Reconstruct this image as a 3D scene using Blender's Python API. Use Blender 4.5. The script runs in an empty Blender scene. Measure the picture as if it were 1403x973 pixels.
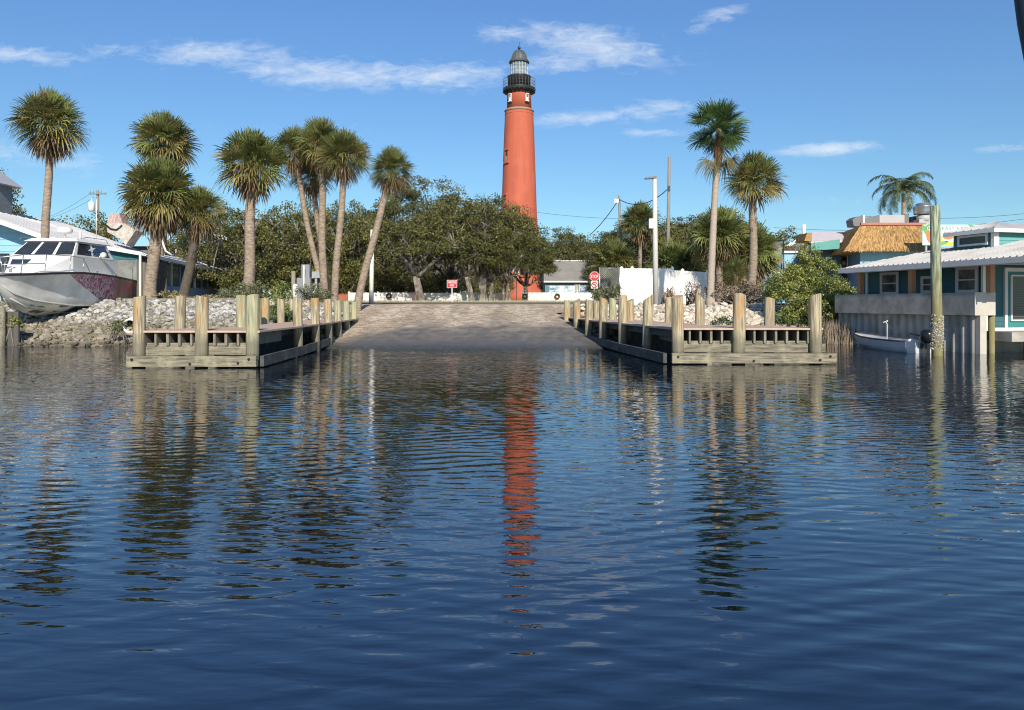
import bpy, bmesh, math, random
import numpy as np
from mathutils import Vector, Matrix
# ------------------------------------------------------------------ camera, light
S = bpy.context.scene
COL = S.collection
F, HX, HY, EYE = 1040.0, 701.5, 416.0, 1.5
cam = bpy.data.cameras.new('camera'); camo = bpy.data.objects.new('camera', cam); COL.objects.link(camo)
cam.sensor_width = 36; cam.lens = F/1403*36; cam.shift_y = (HY-486.5)/1403
cam.clip_start = .05; cam.clip_end = 5000
camo.location = (0, 0, EYE); camo.rotation_euler = (math.radians(90), 0, 0)
S.camera = camo
SUN_AZ, SUN_EL = math.radians(9), math.radians(31)      # azimuth to the right of straight behind the camera
sv = Vector((math.sin(SUN_AZ)*math.cos(SUN_EL), -math.cos(SUN_AZ)*math.cos(SUN_EL), math.sin(SUN_EL)))
sl = bpy.data.lights.new('sun', 'SUN'); sl.energy = 5.0; sl.angle = math.radians(.5); sl.color = (1, .90, .76)
so = bpy.data.objects.new('sun', sl); COL.objects.link(so); so.rotation_euler = sv.to_track_quat('Z', 'Y').to_euler()
S.view_settings.view_transform = 'Standard'; S.view_settings.look = 'None'
S.view_settings.exposure = 0.30; S.view_settings.gamma = 1; S.view_settings.use_curve_mapping = False
S.render.engine = 'CYCLES'; S.cycles.filter_width = 1.1
S.cycles.max_bounces = 6; S.cycles.transparent_max_bounces = 8

W = bpy.data.worlds.new('World'); S.world = W; W.use_nodes = True
def N(nt, t, **kw):
    n = nt.nodes.new(t)
    for k, v in kw.items(): setattr(n, k, v)
    return n
def mth(nt, op, a, b=None, c=None, clamp=False):
    n = nt.nodes.new('ShaderNodeMath'); n.operation = op; n.use_clamp = clamp
    for i, v in enumerate((a, b, c)):
        if v is None: continue
        if isinstance(v, (int, float)): n.inputs[i].default_value = v
        else: nt.links.new(v, n.inputs[i])
    return n.outputs[0]
def world():
    nt = W.node_tree; nt.nodes.clear(); L = nt.links.new
    out = N(nt, 'ShaderNodeOutputWorld'); bg = N(nt, 'ShaderNodeBackground')
    sky = N(nt, 'ShaderNodeTexSky'); sky.sky_type = 'NISHITA'; sky.sun_disc = False
    sky.sun_elevation = SUN_EL; sky.sun_rotation = math.pi-SUN_AZ
    sky.air_density = 1.0; sky.dust_density = .15; sky.ozone_density = 2.6; sky.altitude = 0
    tint = N(nt, 'ShaderNodeMix'); tint.data_type = 'RGBA'; tint.blend_type = 'MULTIPLY'
    tint.inputs[0].default_value = 1; L(sky.outputs[0], tint.inputs[6])
    geo = N(nt, 'ShaderNodeNewGeometry'); neg = N(nt, 'ShaderNodeVectorMath', operation='SCALE'); neg.inputs[3].default_value = -1
    tc = N(nt, 'ShaderNodeTexCoord'); sep = N(nt, 'ShaderNodeSeparateXYZ'); L(tc.outputs['Generated'], sep.inputs[0])
    x, y, z = sep.outputs
    tr = N(nt, 'ShaderNodeValToRGB'); tr.color_ramp.elements[0].position = .12; tr.color_ramp.elements[0].color = (.355, .475, .525, 1); tr.color_ramp.elements[1].position = .42; tr.color_ramp.elements[1].color = (.40, .54, .70, 1)
    L(z, tr.inputs[0]); sc2 = N(nt, 'ShaderNodeVectorMath', operation='SCALE'); sc2.inputs[3].default_value = 2.0; L(tr.outputs[0], sc2.inputs[0]); L(sc2.outputs[0], tint.inputs[7])
    ya = mth(nt, 'MAXIMUM', y, .02)
    u = mth(nt, 'DIVIDE', x, ya); v = mth(nt, 'DIVIDE', z, ya)
    comb = N(nt, 'ShaderNodeCombineXYZ'); L(u, comb.inputs[0]); L(v, comb.inputs[1])
    def nz(sx, sy, det, rough, off, dist=0.0):
        mp = N(nt, 'ShaderNodeMapping'); mp.inputs['Scale'].default_value = (sx, sy, 1); mp.inputs['Location'].default_value = (off, off*.7, 0)
        mp.inputs['Rotation'].default_value = (0, 0, math.radians(6))
        L(comb.outputs[0], mp.inputs[0]); n = N(nt, 'ShaderNodeTexNoise'); n.inputs['Scale'].default_value = 1
        n.inputs['Detail'].default_value = det; n.inputs['Roughness'].default_value = rough; n.inputs['Distortion'].default_value = dist
        L(mp.outputs[0], n.inputs['Vector']); return n.outputs[0]
    big = nz(7, 22, 3, .5, 3.1); fine = nz(34, 95, 7, .66, 8.3, .5)
    tot = None
    for px, py, rx, ry, tilt, amp in ((300, 78, 120, 24, .05, .95), (450, 100, 210, 24, .05, 1.0), (600, 105, 120, 24, -.05, .9), (330, 90, 90, 14, .1, .6), (815, 62, 110, 30, .15, 1.2),
            (760, 90, 90, 20, -.1, .7), (30, 74, 110, 16, .1, .8), (150, 68, 60, 14, 0, .7), (690, 45, 60, 18, 0, .7), (790, 162, 90, 12, -.05, .85), (905, 148, 90, 16, -.15, .75), (900, 182, 60, 8, 0, .6),
            (1130, 204, 85, 10, -.04, 1.15), (1375, 203, 60, 7, -.05, .8), (60, 215, 140, 28, .1, .55), (980, 25, 60, 16, -.4, .6), (1170, 276, 90, 7, 0, .35), (420, 180, 200, 22, 0, .25)):
        cu, cv = (px-HX)/F, (HY-py)/F; ct, st = math.cos(tilt), math.sin(tilt)
        du = mth(nt, 'SUBTRACT', u, cu); dv = mth(nt, 'SUBTRACT', v, cv)
        a = mth(nt, 'MULTIPLY_ADD', du, ct*F/rx, mth(nt, 'MULTIPLY', dv, -st*F/rx)); b = mth(nt, 'MULTIPLY_ADD', dv, ct*F/ry, mth(nt, 'MULTIPLY', du, st*F/ry))
        r = mth(nt, 'ADD', mth(nt, 'MULTIPLY', a, a), mth(nt, 'MULTIPLY', b, b))
        g = mth(nt, 'MULTIPLY', mth(nt, 'POWER', 2.718, mth(nt, 'MULTIPLY', r, -1.3)), amp)
        tot = g if tot is None else mth(nt, 'MAXIMUM', tot, g)
    d = mth(nt, 'ADD', mth(nt, 'MULTIPLY', big, 1.1), mth(nt, 'MULTIPLY', fine, 1.6))
    d = mth(nt, 'SUBTRACT', mth(nt, 'ADD', mth(nt, 'MULTIPLY', tot, .85), d), 1.60)
    d = mth(nt, 'MULTIPLY', d, 1.05, clamp=True)
    d = mth(nt, 'MULTIPLY', d, mth(nt, 'MULTIPLY', tot, 2.2, clamp=True))
    front = mth(nt, 'GREATER_THAN', y, .03)
    d = mth(nt, 'MULTIPLY', mth(nt, 'MULTIPLY', d, front), .74)
    mx = N(nt, 'ShaderNodeMix'); mx.data_type = 'RGBA'; L(d, mx.inputs[0]); L(tint.outputs[2], mx.inputs[6]); mx.inputs[7].default_value = (7.6, 8.3, 9.2, 1)
    L(mx.outputs[2], bg.inputs[0]); bg.inputs[1].default_value = .0885
    L(bg.outputs[0], out.inputs[0])
world()
# ------------------------------------------------------------------ helpers
def PX(px, y): return (px-HX)/F*y
def PZ(py, y): return EYE+(HY-py)/F*y
def lin(c): return tuple((v/12.92 if v <= .04045 else ((v+.055)/1.055)**2.4) for v in c)
MATS = {}
def mat(name, c1, c2=None, scale=6.0, rough=.7, bump=0.0, bscale=None, stretch=(1, 1, 1), metal=0.0, spec=None, detail=5, contrast=1.0, island=None, trans=0.0, c3=None, c3scale=1.2, c3amt=.5, coord='Object'):
    if name in MATS: return MATS[name]
    m = bpy.data.materials.new(name); m.use_nodes = True; nt = m.node_tree; L = nt.links.new
    b = nt.nodes['Principled BSDF']; b.inputs['Roughness'].default_value = rough; b.inputs['Metallic'].default_value = metal
    if spec is not None: b.inputs['Specular IOR Level'].default_value = spec
    tc = N(nt, 'ShaderNodeTexCoord'); mp = N(nt, 'ShaderNodeMapping'); mp.inputs['Scale'].default_value = stretch
    L(tc.outputs[coord], mp.inputs[0])
    n = N(nt, 'ShaderNodeTexNoise'); n.inputs['Scale'].default_value = scale; n.inputs['Detail'].default_value = detail; n.inputs['Roughness'].default_value = .6
    L(mp.outputs[0], n.inputs['Vector'])
    col = None
    if c2 is None: c2 = tuple(v*.82 for v in c1)
    mr = N(nt, 'ShaderNodeMapRange'); mr.inputs[1].default_value = .5-.25/contrast; mr.inputs[2].default_value = .5+.25/contrast
    L(n.outputs[0], mr.inputs[0])
    mx = N(nt, 'ShaderNodeMix'); mx.data_type = 'RGBA'; mx.inputs[6].default_value = (*c1, 1); mx.inputs[7].default_value = (*c2, 1)
    L(mr.outputs[0], mx.inputs[0]); col = mx.outputs[2]
    if c3 is not None:
        n3 = N(nt, 'ShaderNodeTexNoise'); n3.inputs['Scale'].default_value = c3scale; n3.inputs['Detail'].default_value = 4; L(tc.outputs[coord], n3.inputs['Vector'])
        r3 = N(nt, 'ShaderNodeMapRange'); r3.inputs[1].default_value = .5; r3.inputs[2].default_value = .68; r3.inputs[4].default_value = c3amt; L(n3.outputs[0], r3.inputs[0])
        m3 = N(nt, 'ShaderNodeMix'); m3.data_type = 'RGBA'; L(r3.outputs[0], m3.inputs[0]); L(col, m3.inputs[6]); m3.inputs[7].default_value = (*c3, 1); col = m3.outputs[2]
    if island:
        g = N(nt, 'ShaderNodeNewGeometry'); ri = N(nt, 'ShaderNodeMapRange'); ri.inputs[3].default_value = island[0]; ri.inputs[4].default_value = island[1]
        L(g.outputs['Random Per Island'], ri.inputs[0])
        vm = N(nt, 'ShaderNodeVectorMath', operation='SCALE'); L(col, vm.inputs[0]); L(ri.outputs[0], vm.inputs[3]); col = vm.outputs[0]
    L(col, b.inputs['Base Color'])
    if bump:
        n2 = N(nt, 'ShaderNodeTexNoise'); n2.inputs['Scale'].default_value = bscale or scale*2; n2.inputs['Detail'].default_value = 6; L(mp.outputs[0], n2.inputs['Vector'])
        bp = N(nt, 'ShaderNodeBump'); bp.inputs['Strength'].default_value = .9; bp.inputs['Distance'].default_value = bump; L(n2.outputs[0], bp.inputs['Height']); L(bp.outputs[0], b.inputs['Normal'])
    if trans:
        o = nt.nodes['Material Output']; t = N(nt, 'ShaderNodeBsdfTranslucent'); L(col, t.inputs[0]); ms = N(nt, 'ShaderNodeMixShader'); ms.inputs[0].default_value = trans
        L(b.outputs[0], ms.inputs[1]); L(t.outputs[0], ms.inputs[2]); L(ms.outputs[0], o.inputs[0])
    MATS[name] = m; return m
class MB:
    def __init__(s): s.v = []; s.f = []; s.sm = []; s.mi = []; s.cur = 0
    def add(s, vs, fs, smooth=False):
        b = len(s.v); s.v += [tuple(p) for p in vs]
        for f in fs: s.f.append(tuple(b+i for i in f)); s.sm.append(smooth); s.mi.append(s.cur)
        return s
    def box(s, x0, x1, y0, y1, z0, z1): return s.fb(FR0, x0, x1, y0, y1, z0, z1)
    def fb(s, fr, a0, a1, n0, n1, z0, z1):
        P = [fr.p(a, n, z) for z in (z0, z1) for a, n in ((a0, n0), (a1, n0), (a1, n1), (a0, n1))]
        return s.add(P, [(0, 3, 2, 1), (4, 5, 6, 7), (0, 1, 5, 4), (1, 2, 6, 5), (2, 3, 7, 6), (3, 0, 4, 7)])
    def prism(s, pts, z0, z1):      # plan polygon (x,y) extruded
        n = len(pts); P = [(x, y, z0) for x, y in pts]+[(x, y, z1) for x, y in pts]
        return s.add(P, [tuple(range(n))[::-1], tuple(range(n, 2*n))]+[(i, (i+1) % n, n+(i+1) % n, n+i) for i in range(n)])
    def ext(s, pts, d):             # any 3-D polygon extruded along d
        n = len(pts); d = Vector(d); P = [tuple(p) for p in pts]+[tuple(Vector(p)+d) for p in pts]
        return s.add(P, [tuple(range(n))[::-1], tuple(range(n, 2*n))]+[(i, (i+1) % n, n+(i+1) % n, n+i) for i in range(n)])
    def beam(s, p, q, w, h):
        p = Vector(p); q = Vector(q); d = (q-p).normalized(); up = Vector((0, 0, 1)) if abs(d.z) < .95 else Vector((0, 1, 0))
        a = d.cross(up).normalized()*w/2; b = a.cross(d).normalized()*h/2
        P = [p-a-b, p+a-b, p+a+b, p-a+b, q-a-b, q+a-b, q+a+b, q-a+b]
        return s.add(P, [(0, 3, 2, 1), (4, 5, 6, 7), (0, 1, 5, 4), (1, 2, 6, 5), (2, 3, 7, 6), (3, 0, 4, 7)])
    def tube(s, path, rad, n=8, cap=True, smooth=True):
        path = [Vector(p) for p in path]
        if not hasattr(rad, '__len__'): rad = [rad]*len(path)
        P = []; prev = None
        for i, p in enumerate(path):
            d = (path[min(i+1, len(path)-1)]-path[max(i-1, 0)]).normalized()
            a = d.orthogonal().normalized() if prev is None else (prev-d*prev.dot(d)).normalized()
            prev = a; b = d.cross(a)
            for k in range(n):
                t = 2*math.pi*k/n; P.append(p+(a*math.cos(t)+b*math.sin(t))*rad[i])
        fs = [(i*n+k, i*n+(k+1) % n, (i+1)*n+(k+1) % n, (i+1)*n+k) for i in range(len(path)-1) for k in range(n)]
        s.add(P, fs, smooth)
        if cap:
            b = len(s.v)-len(P); s.f += [tuple(range(b, b+n))[::-1], tuple(range(b+(len(path)-1)*n, b+len(path)*n))]; s.sm += [False, False]; s.mi += [s.cur]*2
        return s
    def lathe(s, c, prof, n=24, smooth=True):   # prof: (r, z)
        cx, cy, cz = c; P = [(cx+r*math.cos(2*math.pi*k/n), cy+r*math.sin(2*math.pi*k/n), cz+z) for r, z in prof for k in range(n)]
        fs = [(i*n+k, i*n+(k+1) % n, (i+1)*n+(k+1) % n, (i+1)*n+k) for i in range(len(prof)-1) for k in range(n)]
        s.add(P, fs, smooth); b = len(s.v)-len(P); s.f += [tuple(range(b, b+n))[::-1], tuple(range(b+(len(prof)-1)*n, b+len(prof)*n))]; s.sm += [False]*2; s.mi += [s.cur]*2
        return s
    def build(s, name, m, parent=None, recalc=True, **kw):
        me = bpy.data.meshes.new(name); me.from_pydata(s.v, [], s.f)
        for mm in (m if isinstance(m, (list, tuple)) else [m]): me.materials.append(mm)
        me.polygons.foreach_set('use_smooth', s.sm); me.polygons.foreach_set('material_index', s.mi)
        if recalc:
            bm = bmesh.new(); bm.from_mesh(me); bmesh.ops.recalc_face_normals(bm, faces=bm.faces); bm.to_mesh(me); bm.free()
        me.update()
        return link(name, me, parent, **kw)
class FR:
    def __init__(s, ox, oy, ax, ay, nx=None, ny=None):
        l = math.hypot(ax, ay); s.o = (ox, oy); s.a = (ax/l, ay/l)
        if nx is None: nx, ny = s.a[1], -s.a[0]
        l = math.hypot(nx, ny); s.n = (nx/l, ny/l)
    def p(s, a, n, z): return (s.o[0]+s.a[0]*a+s.n[0]*n, s.o[1]+s.a[1]*a+s.n[1]*n, z)
    def at(s, px, n=0.0):           # a such that the point at offset n is seen at column px
        k = (px-HX)/F; ox = s.o[0]+s.n[0]*n; oy = s.o[1]+s.n[1]*n
        return (ox-k*oy)/(k*s.a[1]-s.a[0])
FR0 = FR(0, 0, 1, 0, 0, 1)
def link(name, data, parent=None, label=None, cat=None, group=None, kind=None):
    o = bpy.data.objects.new(name, data); COL.objects.link(o)
    if parent: o.parent = parent; o.matrix_parent_inverse = Matrix.Translation(-Vector(parent.location)) if parent.type == 'EMPTY' and parent.parent is None and parent.rotation_euler.z == 0 and not parent.get('local') else Matrix()
    tagp(o, label, cat, group, kind); return o
def tagp(o, label=None, cat=None, group=None, kind=None):
    if label: o['label'] = label
    if cat: o['category'] = cat
    if group: o['group'] = group
    if kind: o['kind'] = kind
    return o
def thing(name, loc, label, cat, group=None, local=False):
    o = bpy.data.objects.new(name, None); COL.objects.link(o); o.location = loc; o.empty_display_size = .3
    if local: o['local'] = 1
    return tagp(o, label, cat, group)
def copy_thing(o, loc, rz, sc, label, group=None):
    c = o.copy(); COL.objects.link(c); c.location = loc; c.rotation_euler = (0, 0, rz); c.scale = sc; c['label'] = label
    if group: c['group'] = group
    for ch in list(o.children):
        d = ch.copy(); COL.objects.link(d); d.parent = c
        for g in list(ch.children): e = g.copy(); COL.objects.link(e); e.parent = d
    return c
def quads(name, P, m, parent=None, **kw):     # P: (n,4,3) array of leaf quads
    n = len(P); me = bpy.data.meshes.new(name); me.vertices.add(4*n); me.vertices.foreach_set('co', P.reshape(-1).astype(np.float32))
    me.loops.add(4*n); me.loops.foreach_set('vertex_index', np.arange(4*n, dtype=np.int32)); me.polygons.add(n)
    me.polygons.foreach_set('loop_start', np.arange(0, 4*n, 4, dtype=np.int32)); me.update(calc_edges=True); me.materials.append(m)
    return link(name, me, parent, **kw)
def leaves(rng, cen, rad, per, size, up=.35, asp=.45):
    cen = np.asarray(cen); k = len(cen); rad = np.asarray(rad).reshape(k, -1)
    d = rng.normal(size=(k, per, 3)); d /= np.linalg.norm(d, axis=2, keepdims=True)
    r = rng.random((k, per, 1))**.45
    c = (cen[:, None, :]+d*r*rad[:, None, :]).reshape(-1, 3); n = len(c)
    a = rng.normal(size=(n, 3)); a[:, 2] += up*0; a /= np.linalg.norm(a, axis=1, keepdims=True)
    nn = rng.normal(size=(n, 3))*.8+d.reshape(-1, 3)*.8; nn[:, 2] += up
    b = np.cross(nn, a); b /= np.linalg.norm(b, axis=1, keepdims=True)+1e-9
    s = size*(.6+.8*rng.random((n, 1))); a = a*s*.5; b = b*s*.5*asp
    return np.stack([c-a, c-b, c+a, c+b], axis=1)
def text_mesh(txt, h, fr, a, n, z, m, name, parent, depth=.004, w=None):
    cu = bpy.data.curves.new('text', 'FONT'); cu.body = txt; cu.size = 1; cu.align_x = 'CENTER'; cu.align_y = 'CENTER'; cu.extrude = 0
    to = bpy.data.objects.new('text', cu); COL.objects.link(to); bpy.context.view_layer.update()
    dg = bpy.context.evaluated_depsgraph_get(); me = bpy.data.meshes.new_from_object(to.evaluated_get(dg)); bpy.data.objects.remove(to)
    xs = [v.co.x for v in me.vertices]; ys = [v.co.y for v in me.vertices]; sx = (w/(max(xs)-min(xs))) if w else h/(max(ys)-min(ys)); sz = h/(max(ys)-min(ys))
    yc = (max(ys)+min(ys))/2; xc = (max(xs)+min(xs))/2
    for v in me.vertices: v.co = Vector(fr.p(a+(v.co.x-xc)*sx, n, z+(v.co.y-yc)*sz))
    me.materials.append(m); return link(name, me, parent)
# ------------------------------------------------------------------ materials
M_wood_post = None
def post_material():
    m = bpy.data.materials.new('dock_post_wood'); m.use_nodes = True; nt = m.node_tree; L = nt.links.new; b = nt.nodes['Principled BSDF']; b.inputs['Roughness'].default_value = .85
    tc = N(nt, 'ShaderNodeTexCoord'); oi = N(nt, 'ShaderNodeObjectInfo')
    add = N(nt, 'ShaderNodeVectorMath', operation='ADD'); L(tc.outputs['Object'], add.inputs[0])
    cm = N(nt, 'ShaderNodeCombineXYZ'); L(mth(nt, 'MULTIPLY', oi.outputs['Random'], 40), cm.inputs[2]); L(cm.outputs[0], add.inputs[1])
    def nz(sc, st, det=5):
        mp = N(nt, 'ShaderNodeMapping'); mp.inputs['Scale'].default_value = st; L(add.outputs[0], mp.inputs[0])
        n = N(nt, 'ShaderNodeTexNoise'); n.inputs['Scale'].default_value = sc; n.inputs['Detail'].default_value = det; L(mp.outputs[0], n.inputs['Vector']); return n.outputs[0]
    def mix(f, a, bb):
        x = N(nt, 'ShaderNodeMix'); x.data_type = 'RGBA'
        (L(f, x.inputs[0]) if not isinstance(f, float) else setattr(x.inputs[0], 'default_value', f))
        for i, v in ((6, a), (7, bb)):
            if isinstance(v, tuple): x.inputs[i].default_value = (*v, 1)
            else: L(v, x.inputs[i])
        return x.outputs[2]
    def mr(v, a, bb, c=0., d=1.):
        r = N(nt, 'ShaderNodeMapRange'); 
        for i, q in enumerate((a, bb, c, d)): r.inputs[i+1].default_value = q
        L(v, r.inputs[0]); return r.outputs[0]
    sep = N(nt, 'ShaderNodeSeparateXYZ'); g = N(nt, 'ShaderNodeNewGeometry'); L(g.outputs['Position'], sep.inputs[0])
    base = mix(mr(nz(22, (1, 1, .08)), .4, .62), (.43, .375, .25), (.20, .175, .115))
    base = mix(mr(oi.outputs['Random'], .55, 1., 0, .55), base, (.32, .40, .24))
    rust = mth(nt, 'MULTIPLY', mr(nz(2.2, (1.6, 1.6, .6), 3), .50, .66), mr(sep.outputs[2], .7, 1.2))
    base = mix(mth(nt, 'MULTIPLY', rust, .8), base, (.42, .24, .09))
    crack = mr(nz(34, (1, 1, .035), 3), .60, .68)
    base = mix(mth(nt, 'MULTIPLY', crack, .75), base, (.07, .06, .035))
    z = mth(nt, 'ADD', sep.outputs[2], mth(nt, 'MULTIPLY', nz(7, (1, 1, 1)), .3))
    base = mix(mr(z, .68, .98, .85, 0.), base, (.15, .14, .10))
    base = mix(mr(z, .30, .50, .8, 0.), base, (.035, .035, .025))
    L(base, b.inputs['Base Color'])
    bp = N(nt, 'ShaderNodeBump'); bp.inputs['Distance'].default_value = .012; L(nz(30, (1, 1, .06)), bp.inputs['Height']); L(bp.outputs[0], b.inputs['Normal'])
    return m
M_post = post_material()
M_beam = mat('weathered_beam', (.27, .245, .18), (.085, .08, .06), 7, .9, .014, 14, (.25, 4, 4), contrast=1.7, c3=(.34, .32, .21), c3scale=4, c3amt=.6, detail=9)
M_beam_dark = mat('weathered_grey_board', (.075, .08, .08), (.035, .037, .036), 4, .8, .006, 12, (3, .4, 3), contrast=1.4, c3=(.16, .15, .12), c3scale=3, c3amt=.5)
M_deck = mat('deck_planks_pinkish', (.52, .385, .29), (.38, .28, .215), 5, .8, .004, 20, contrast=1.2)
M_joist = mat('grey_joist_wood', (.26, .24, .19), (.13, .12, .09), 7, .85, .006, 20, (3, 3, .6), contrast=1.3)
M_bolt = mat('dark_bolt_steel', (.03, .025, .02), rough=.6, metal=.6)
M_white = mat('white_paint', (.79, .78, .74), (.70, .69, .65), 2, .45)
M_vinyl = mat('white_vinyl', (.82, .82, .80), (.74, .74, .72), 1.5, .4)
M_trimgrey = mat('pale_trim_paint', (.66, .65, .62), (.56, .55, .53), 3, .5)
M_teal = mat('shaded_teal_siding', (.035, .13, .15), (.028, .105, .125), 3, .6)  # house teal, darkened in the colour for faces in shade
M_teal_sun = mat('sunlit_teal_siding', (.12, .36, .34), (.10, .31, .30), 3, .6)  # same teal lightened to paint the sunlit cupola face
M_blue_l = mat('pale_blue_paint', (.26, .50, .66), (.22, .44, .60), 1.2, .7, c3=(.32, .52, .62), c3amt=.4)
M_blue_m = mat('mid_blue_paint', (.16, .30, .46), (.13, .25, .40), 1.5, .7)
M_blue_d = mat('slate_blue_paint', (.10, .17, .25), (.08, .14, .21), 1.5, .7)
M_aqua = mat('aqua_paint', (.10, .33, .29), (.08, .28, .25), 2, .6)
M_glass = mat('window_glass', (.02, .025, .03), (.035, .04, .045), 1.5, .06, spec=.7)
M_glass2 = mat('painted_reflection_glass', (.16, .17, .17), (.05, .06, .05), 1.8, .12, spec=.7, contrast=2)  # pale and dark mottling painted in for reflections on the panes
M_roofm = mat('pale_metal_roof', (.52, .51, .49), (.40, .395, .385), 1.6, .55, c3=(.30, .28, .25), c3scale=1.3, c3amt=.6, detail=8)
M_roofw = mat('weathered_metal_roof', (.46, .47, .49), (.36, .37, .39), .7, .5, c3=(.60, .61, .62), c3scale=.4, c3amt=.6, stretch=(1, .2, 1))
M_conc = mat('concrete_cap', (.40, .375, .33), (.24, .225, .20), 2.2, .85, .006, 30, contrast=1.5, c3=(.16, .15, .13), c3scale=1.1, c3amt=.5)
M_conc_l = mat('pale_concrete', (.50, .48, .42), (.40, .38, .33), 3, .85, .004, 30)
M_sheet = mat('sheet_pile_panel', (.40, .38, .34), (.26, .245, .225), 2.5, .6, c3=(.16, .13, .10), c3scale=1.6, c3amt=.6, stretch=(2, 2, .5))
M_cedar = mat('cedar_post', (.48, .25, .12), (.38, .19, .09), 6, .6, stretch=(3, 3, .5))
M_black = mat('black_paint', (.018, .018, .02), rough=.4)
M_blackgloss = mat('black_gloss_cowling', (.012, .012, .014), rough=.2)
M_steel = mat('galvanised_steel', (.42, .43, .44), (.34, .35, .36), 4, .4, metal=.6)
M_steel_b = mat('bright_steel', (.6, .6, .6), (.5, .5, .5), 3, .28, metal=.85)
M_red_sign = mat('red_sign_face', (.45, .025, .03), (.40, .02, .03), 3, .4)
M_polec = mat('concrete_pole', (.55, .55, .52), (.47, .47, .44), 3, .7)
M_polew = mat('grey_utility_pole_wood', (.27, .25, .21), (.18, .165, .14), 4, .85, stretch=(4, 4, .3))
M_wire = mat('black_cable', (.03, .03, .03), rough=.6)
M_bark = mat('oak_bark', (.20, .175, .145), (.07, .06, .05), 5, .9, .04, 12, (1, 1, .5), contrast=1.8, c3=(.38, .35, .30), c3scale=1.6, c3amt=.7)
M_leaf_oak = mat('oak_leaves', (.135, .132, .038), (.050, .058, .018), .7, .5, island=(.35, 1.85), trans=.25, contrast=2.3, spec=.3)
M_leaf_oak2 = mat('olive_oak_leaves', (.165, .158, .046), (.072, .082, .024), .7, .5, island=(.35, 1.85), trans=.25, contrast=2.3, spec=.3)
M_leaf_bush = mat('mangrove_leaves', (.27, .29, .075), (.12, .155, .04), .9, .4, island=(.55, 1.8), trans=.25, contrast=1.5, spec=.5)
M_leaf_grey = mat('sea_oxeye_leaves', (.17, .19, .10), (.11, .13, .06), 1.5, .6, island=(.6, 1.6), trans=.2)
M_leaf_dark = mat('dark_shrub_leaves', (.06, .10, .025), (.04, .065, .02), 2, .45, island=(.5, 1.9), trans=.2)
M_dry = mat('dry_twigs', (.25, .19, .13), (.15, .12, .09), 3, .9, island=(.6, 1.4))
M_palm_g = mat('palm_fronds_green', (.205, .222, .075), (.09, .12, .034), 2.2, .5, island=(.4, 1.8), trans=.3, spec=.35)
M_palm_y = mat('palm_fronds_yellowing', (.29, .24, .085), (.17, .155, .055), 1.6, .5, island=(.5, 1.6), trans=.28)
M_palm_d = mat('palm_fronds_dead', (.24, .17, .09), (.13, .09, .05), 2.5, .8, island=(.5, 1.5), trans=.1)
M_palm_w = mat('fan_palm_fronds_green', (.10, .16, .045), (.06, .11, .03), 1.6, .4, island=(.5, 1.5), trans=.25, spec=.5)
M_ptrunk = mat('palm_trunk', (.36, .29, .22), (.16, .125, .095), 5, .95, .03, 9, (1, 1, 2.6), contrast=1.4)
M_ptrunk_d = mat('dark_palm_trunk', (.12, .10, .08), (.06, .05, .04), 6, .95, .03, 9, (1, 1, 2), contrast=1.4)
M_brick = mat('lighthouse_brick_red', (.465, .108, .056), (.385, .088, .048), 1.1, .8, contrast=1.4, stretch=(1, 1, .09), c3=(.47, .135, .08), c3scale=.3, c3amt=.5)
M_stone = mat('grey_stone_trim', (.34, .24, .17), (.26, .18, .13), 1, .8)
M_lblack = mat('lantern_black_iron', (.022, .024, .028), (.03, .033, .037), 2, .35)
M_ldome = mat('lantern_roof_patina', (.09, .105, .11), (.06, .07, .075), 1, .55)
# ------------------------------------------------------------------ terrain
WO, WA = (13.87, 22.6), (-.236, .972)           # seawall corner and direction away from the camera
WALL = FR(WO[0], WO[1], WA[0], WA[1], -WA[1]*-1, WA[0]*-1*-1)
WALL.n = (.972, .236)
def smooth(a, b, t):
    t = max(0, min(1, (t-a)/(b-a))); return t*t*(3-2*t)
def ramp_z(y):
    if y < 40: return max(-3, (y-25.2)*.0966)
    return 1.43+(min(y, 75)-40)*.0077
def ramp_right(y): return 4.25-.125*(y-18.8) if y < 36 else 2.1+(y-36)*1.5
def ramp_left(y): return -6.35-.03*(y-18) if y < 34 else -6.85-(y-34)*2
def ground_z(x, y):
    wig = .35*math.sin(x*1.3)+.2*math.sin(x*3.1+1)
    top = 1.62 if y < 60 else 1.62+(min(y, 75)-60)*.006
    rz = ramp_z(y)-.07
    if x < -1.5:
        ys = 26.7+wig*.6+ (.6 if x > -9 else 0); bz = min(top, (y-ys)*.29); t = smooth(ramp_left(y)-.1, ramp_left(y)-.8, x) if y < 60 else 0
        t = smooth(0, 1, (ramp_left(y)-.05-x)/.8) if y < 60 else 0
    else:
        ys = 28.4+wig*.5; bz = min(top-.2+.2*smooth(45, 60, y), (y-ys)*.27); t = smooth(0, 1, (x-ramp_right(y)-.05)/.8) if y < 60 else 0
        dx, dy = x-WO[0], y-WO[1]; u = dx*WA[0]+dy*WA[1]; v = dx*.972+dy*.236
        if v > -.2 and u < 5.6: bz = -2 if (v < .15 or u < 1.2) else .35
        elif v > .15 and u < 9: bz = min(bz, 1.45)
    bz = max(bz, -3)
    return rz*(1-t)+bz*t
def grid(name, xs, ys, zf, m, **kw):
    V = [(x, y, zf(x, y)) for y in ys for x in xs]; nx = len(xs)
    me = bpy.data.meshes.new(name); me.from_pydata(V, [], [(j*nx+i, j*nx+i+1, (j+1)*nx+i+1, (j+1)*nx+i) for j in range(len(ys)-1) for i in range(nx-1)])
    me.polygons.foreach_set('use_smooth', [True]*len(me.polygons)); me.materials.append(m); me.update()
    return link(name, me, **kw)
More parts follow.
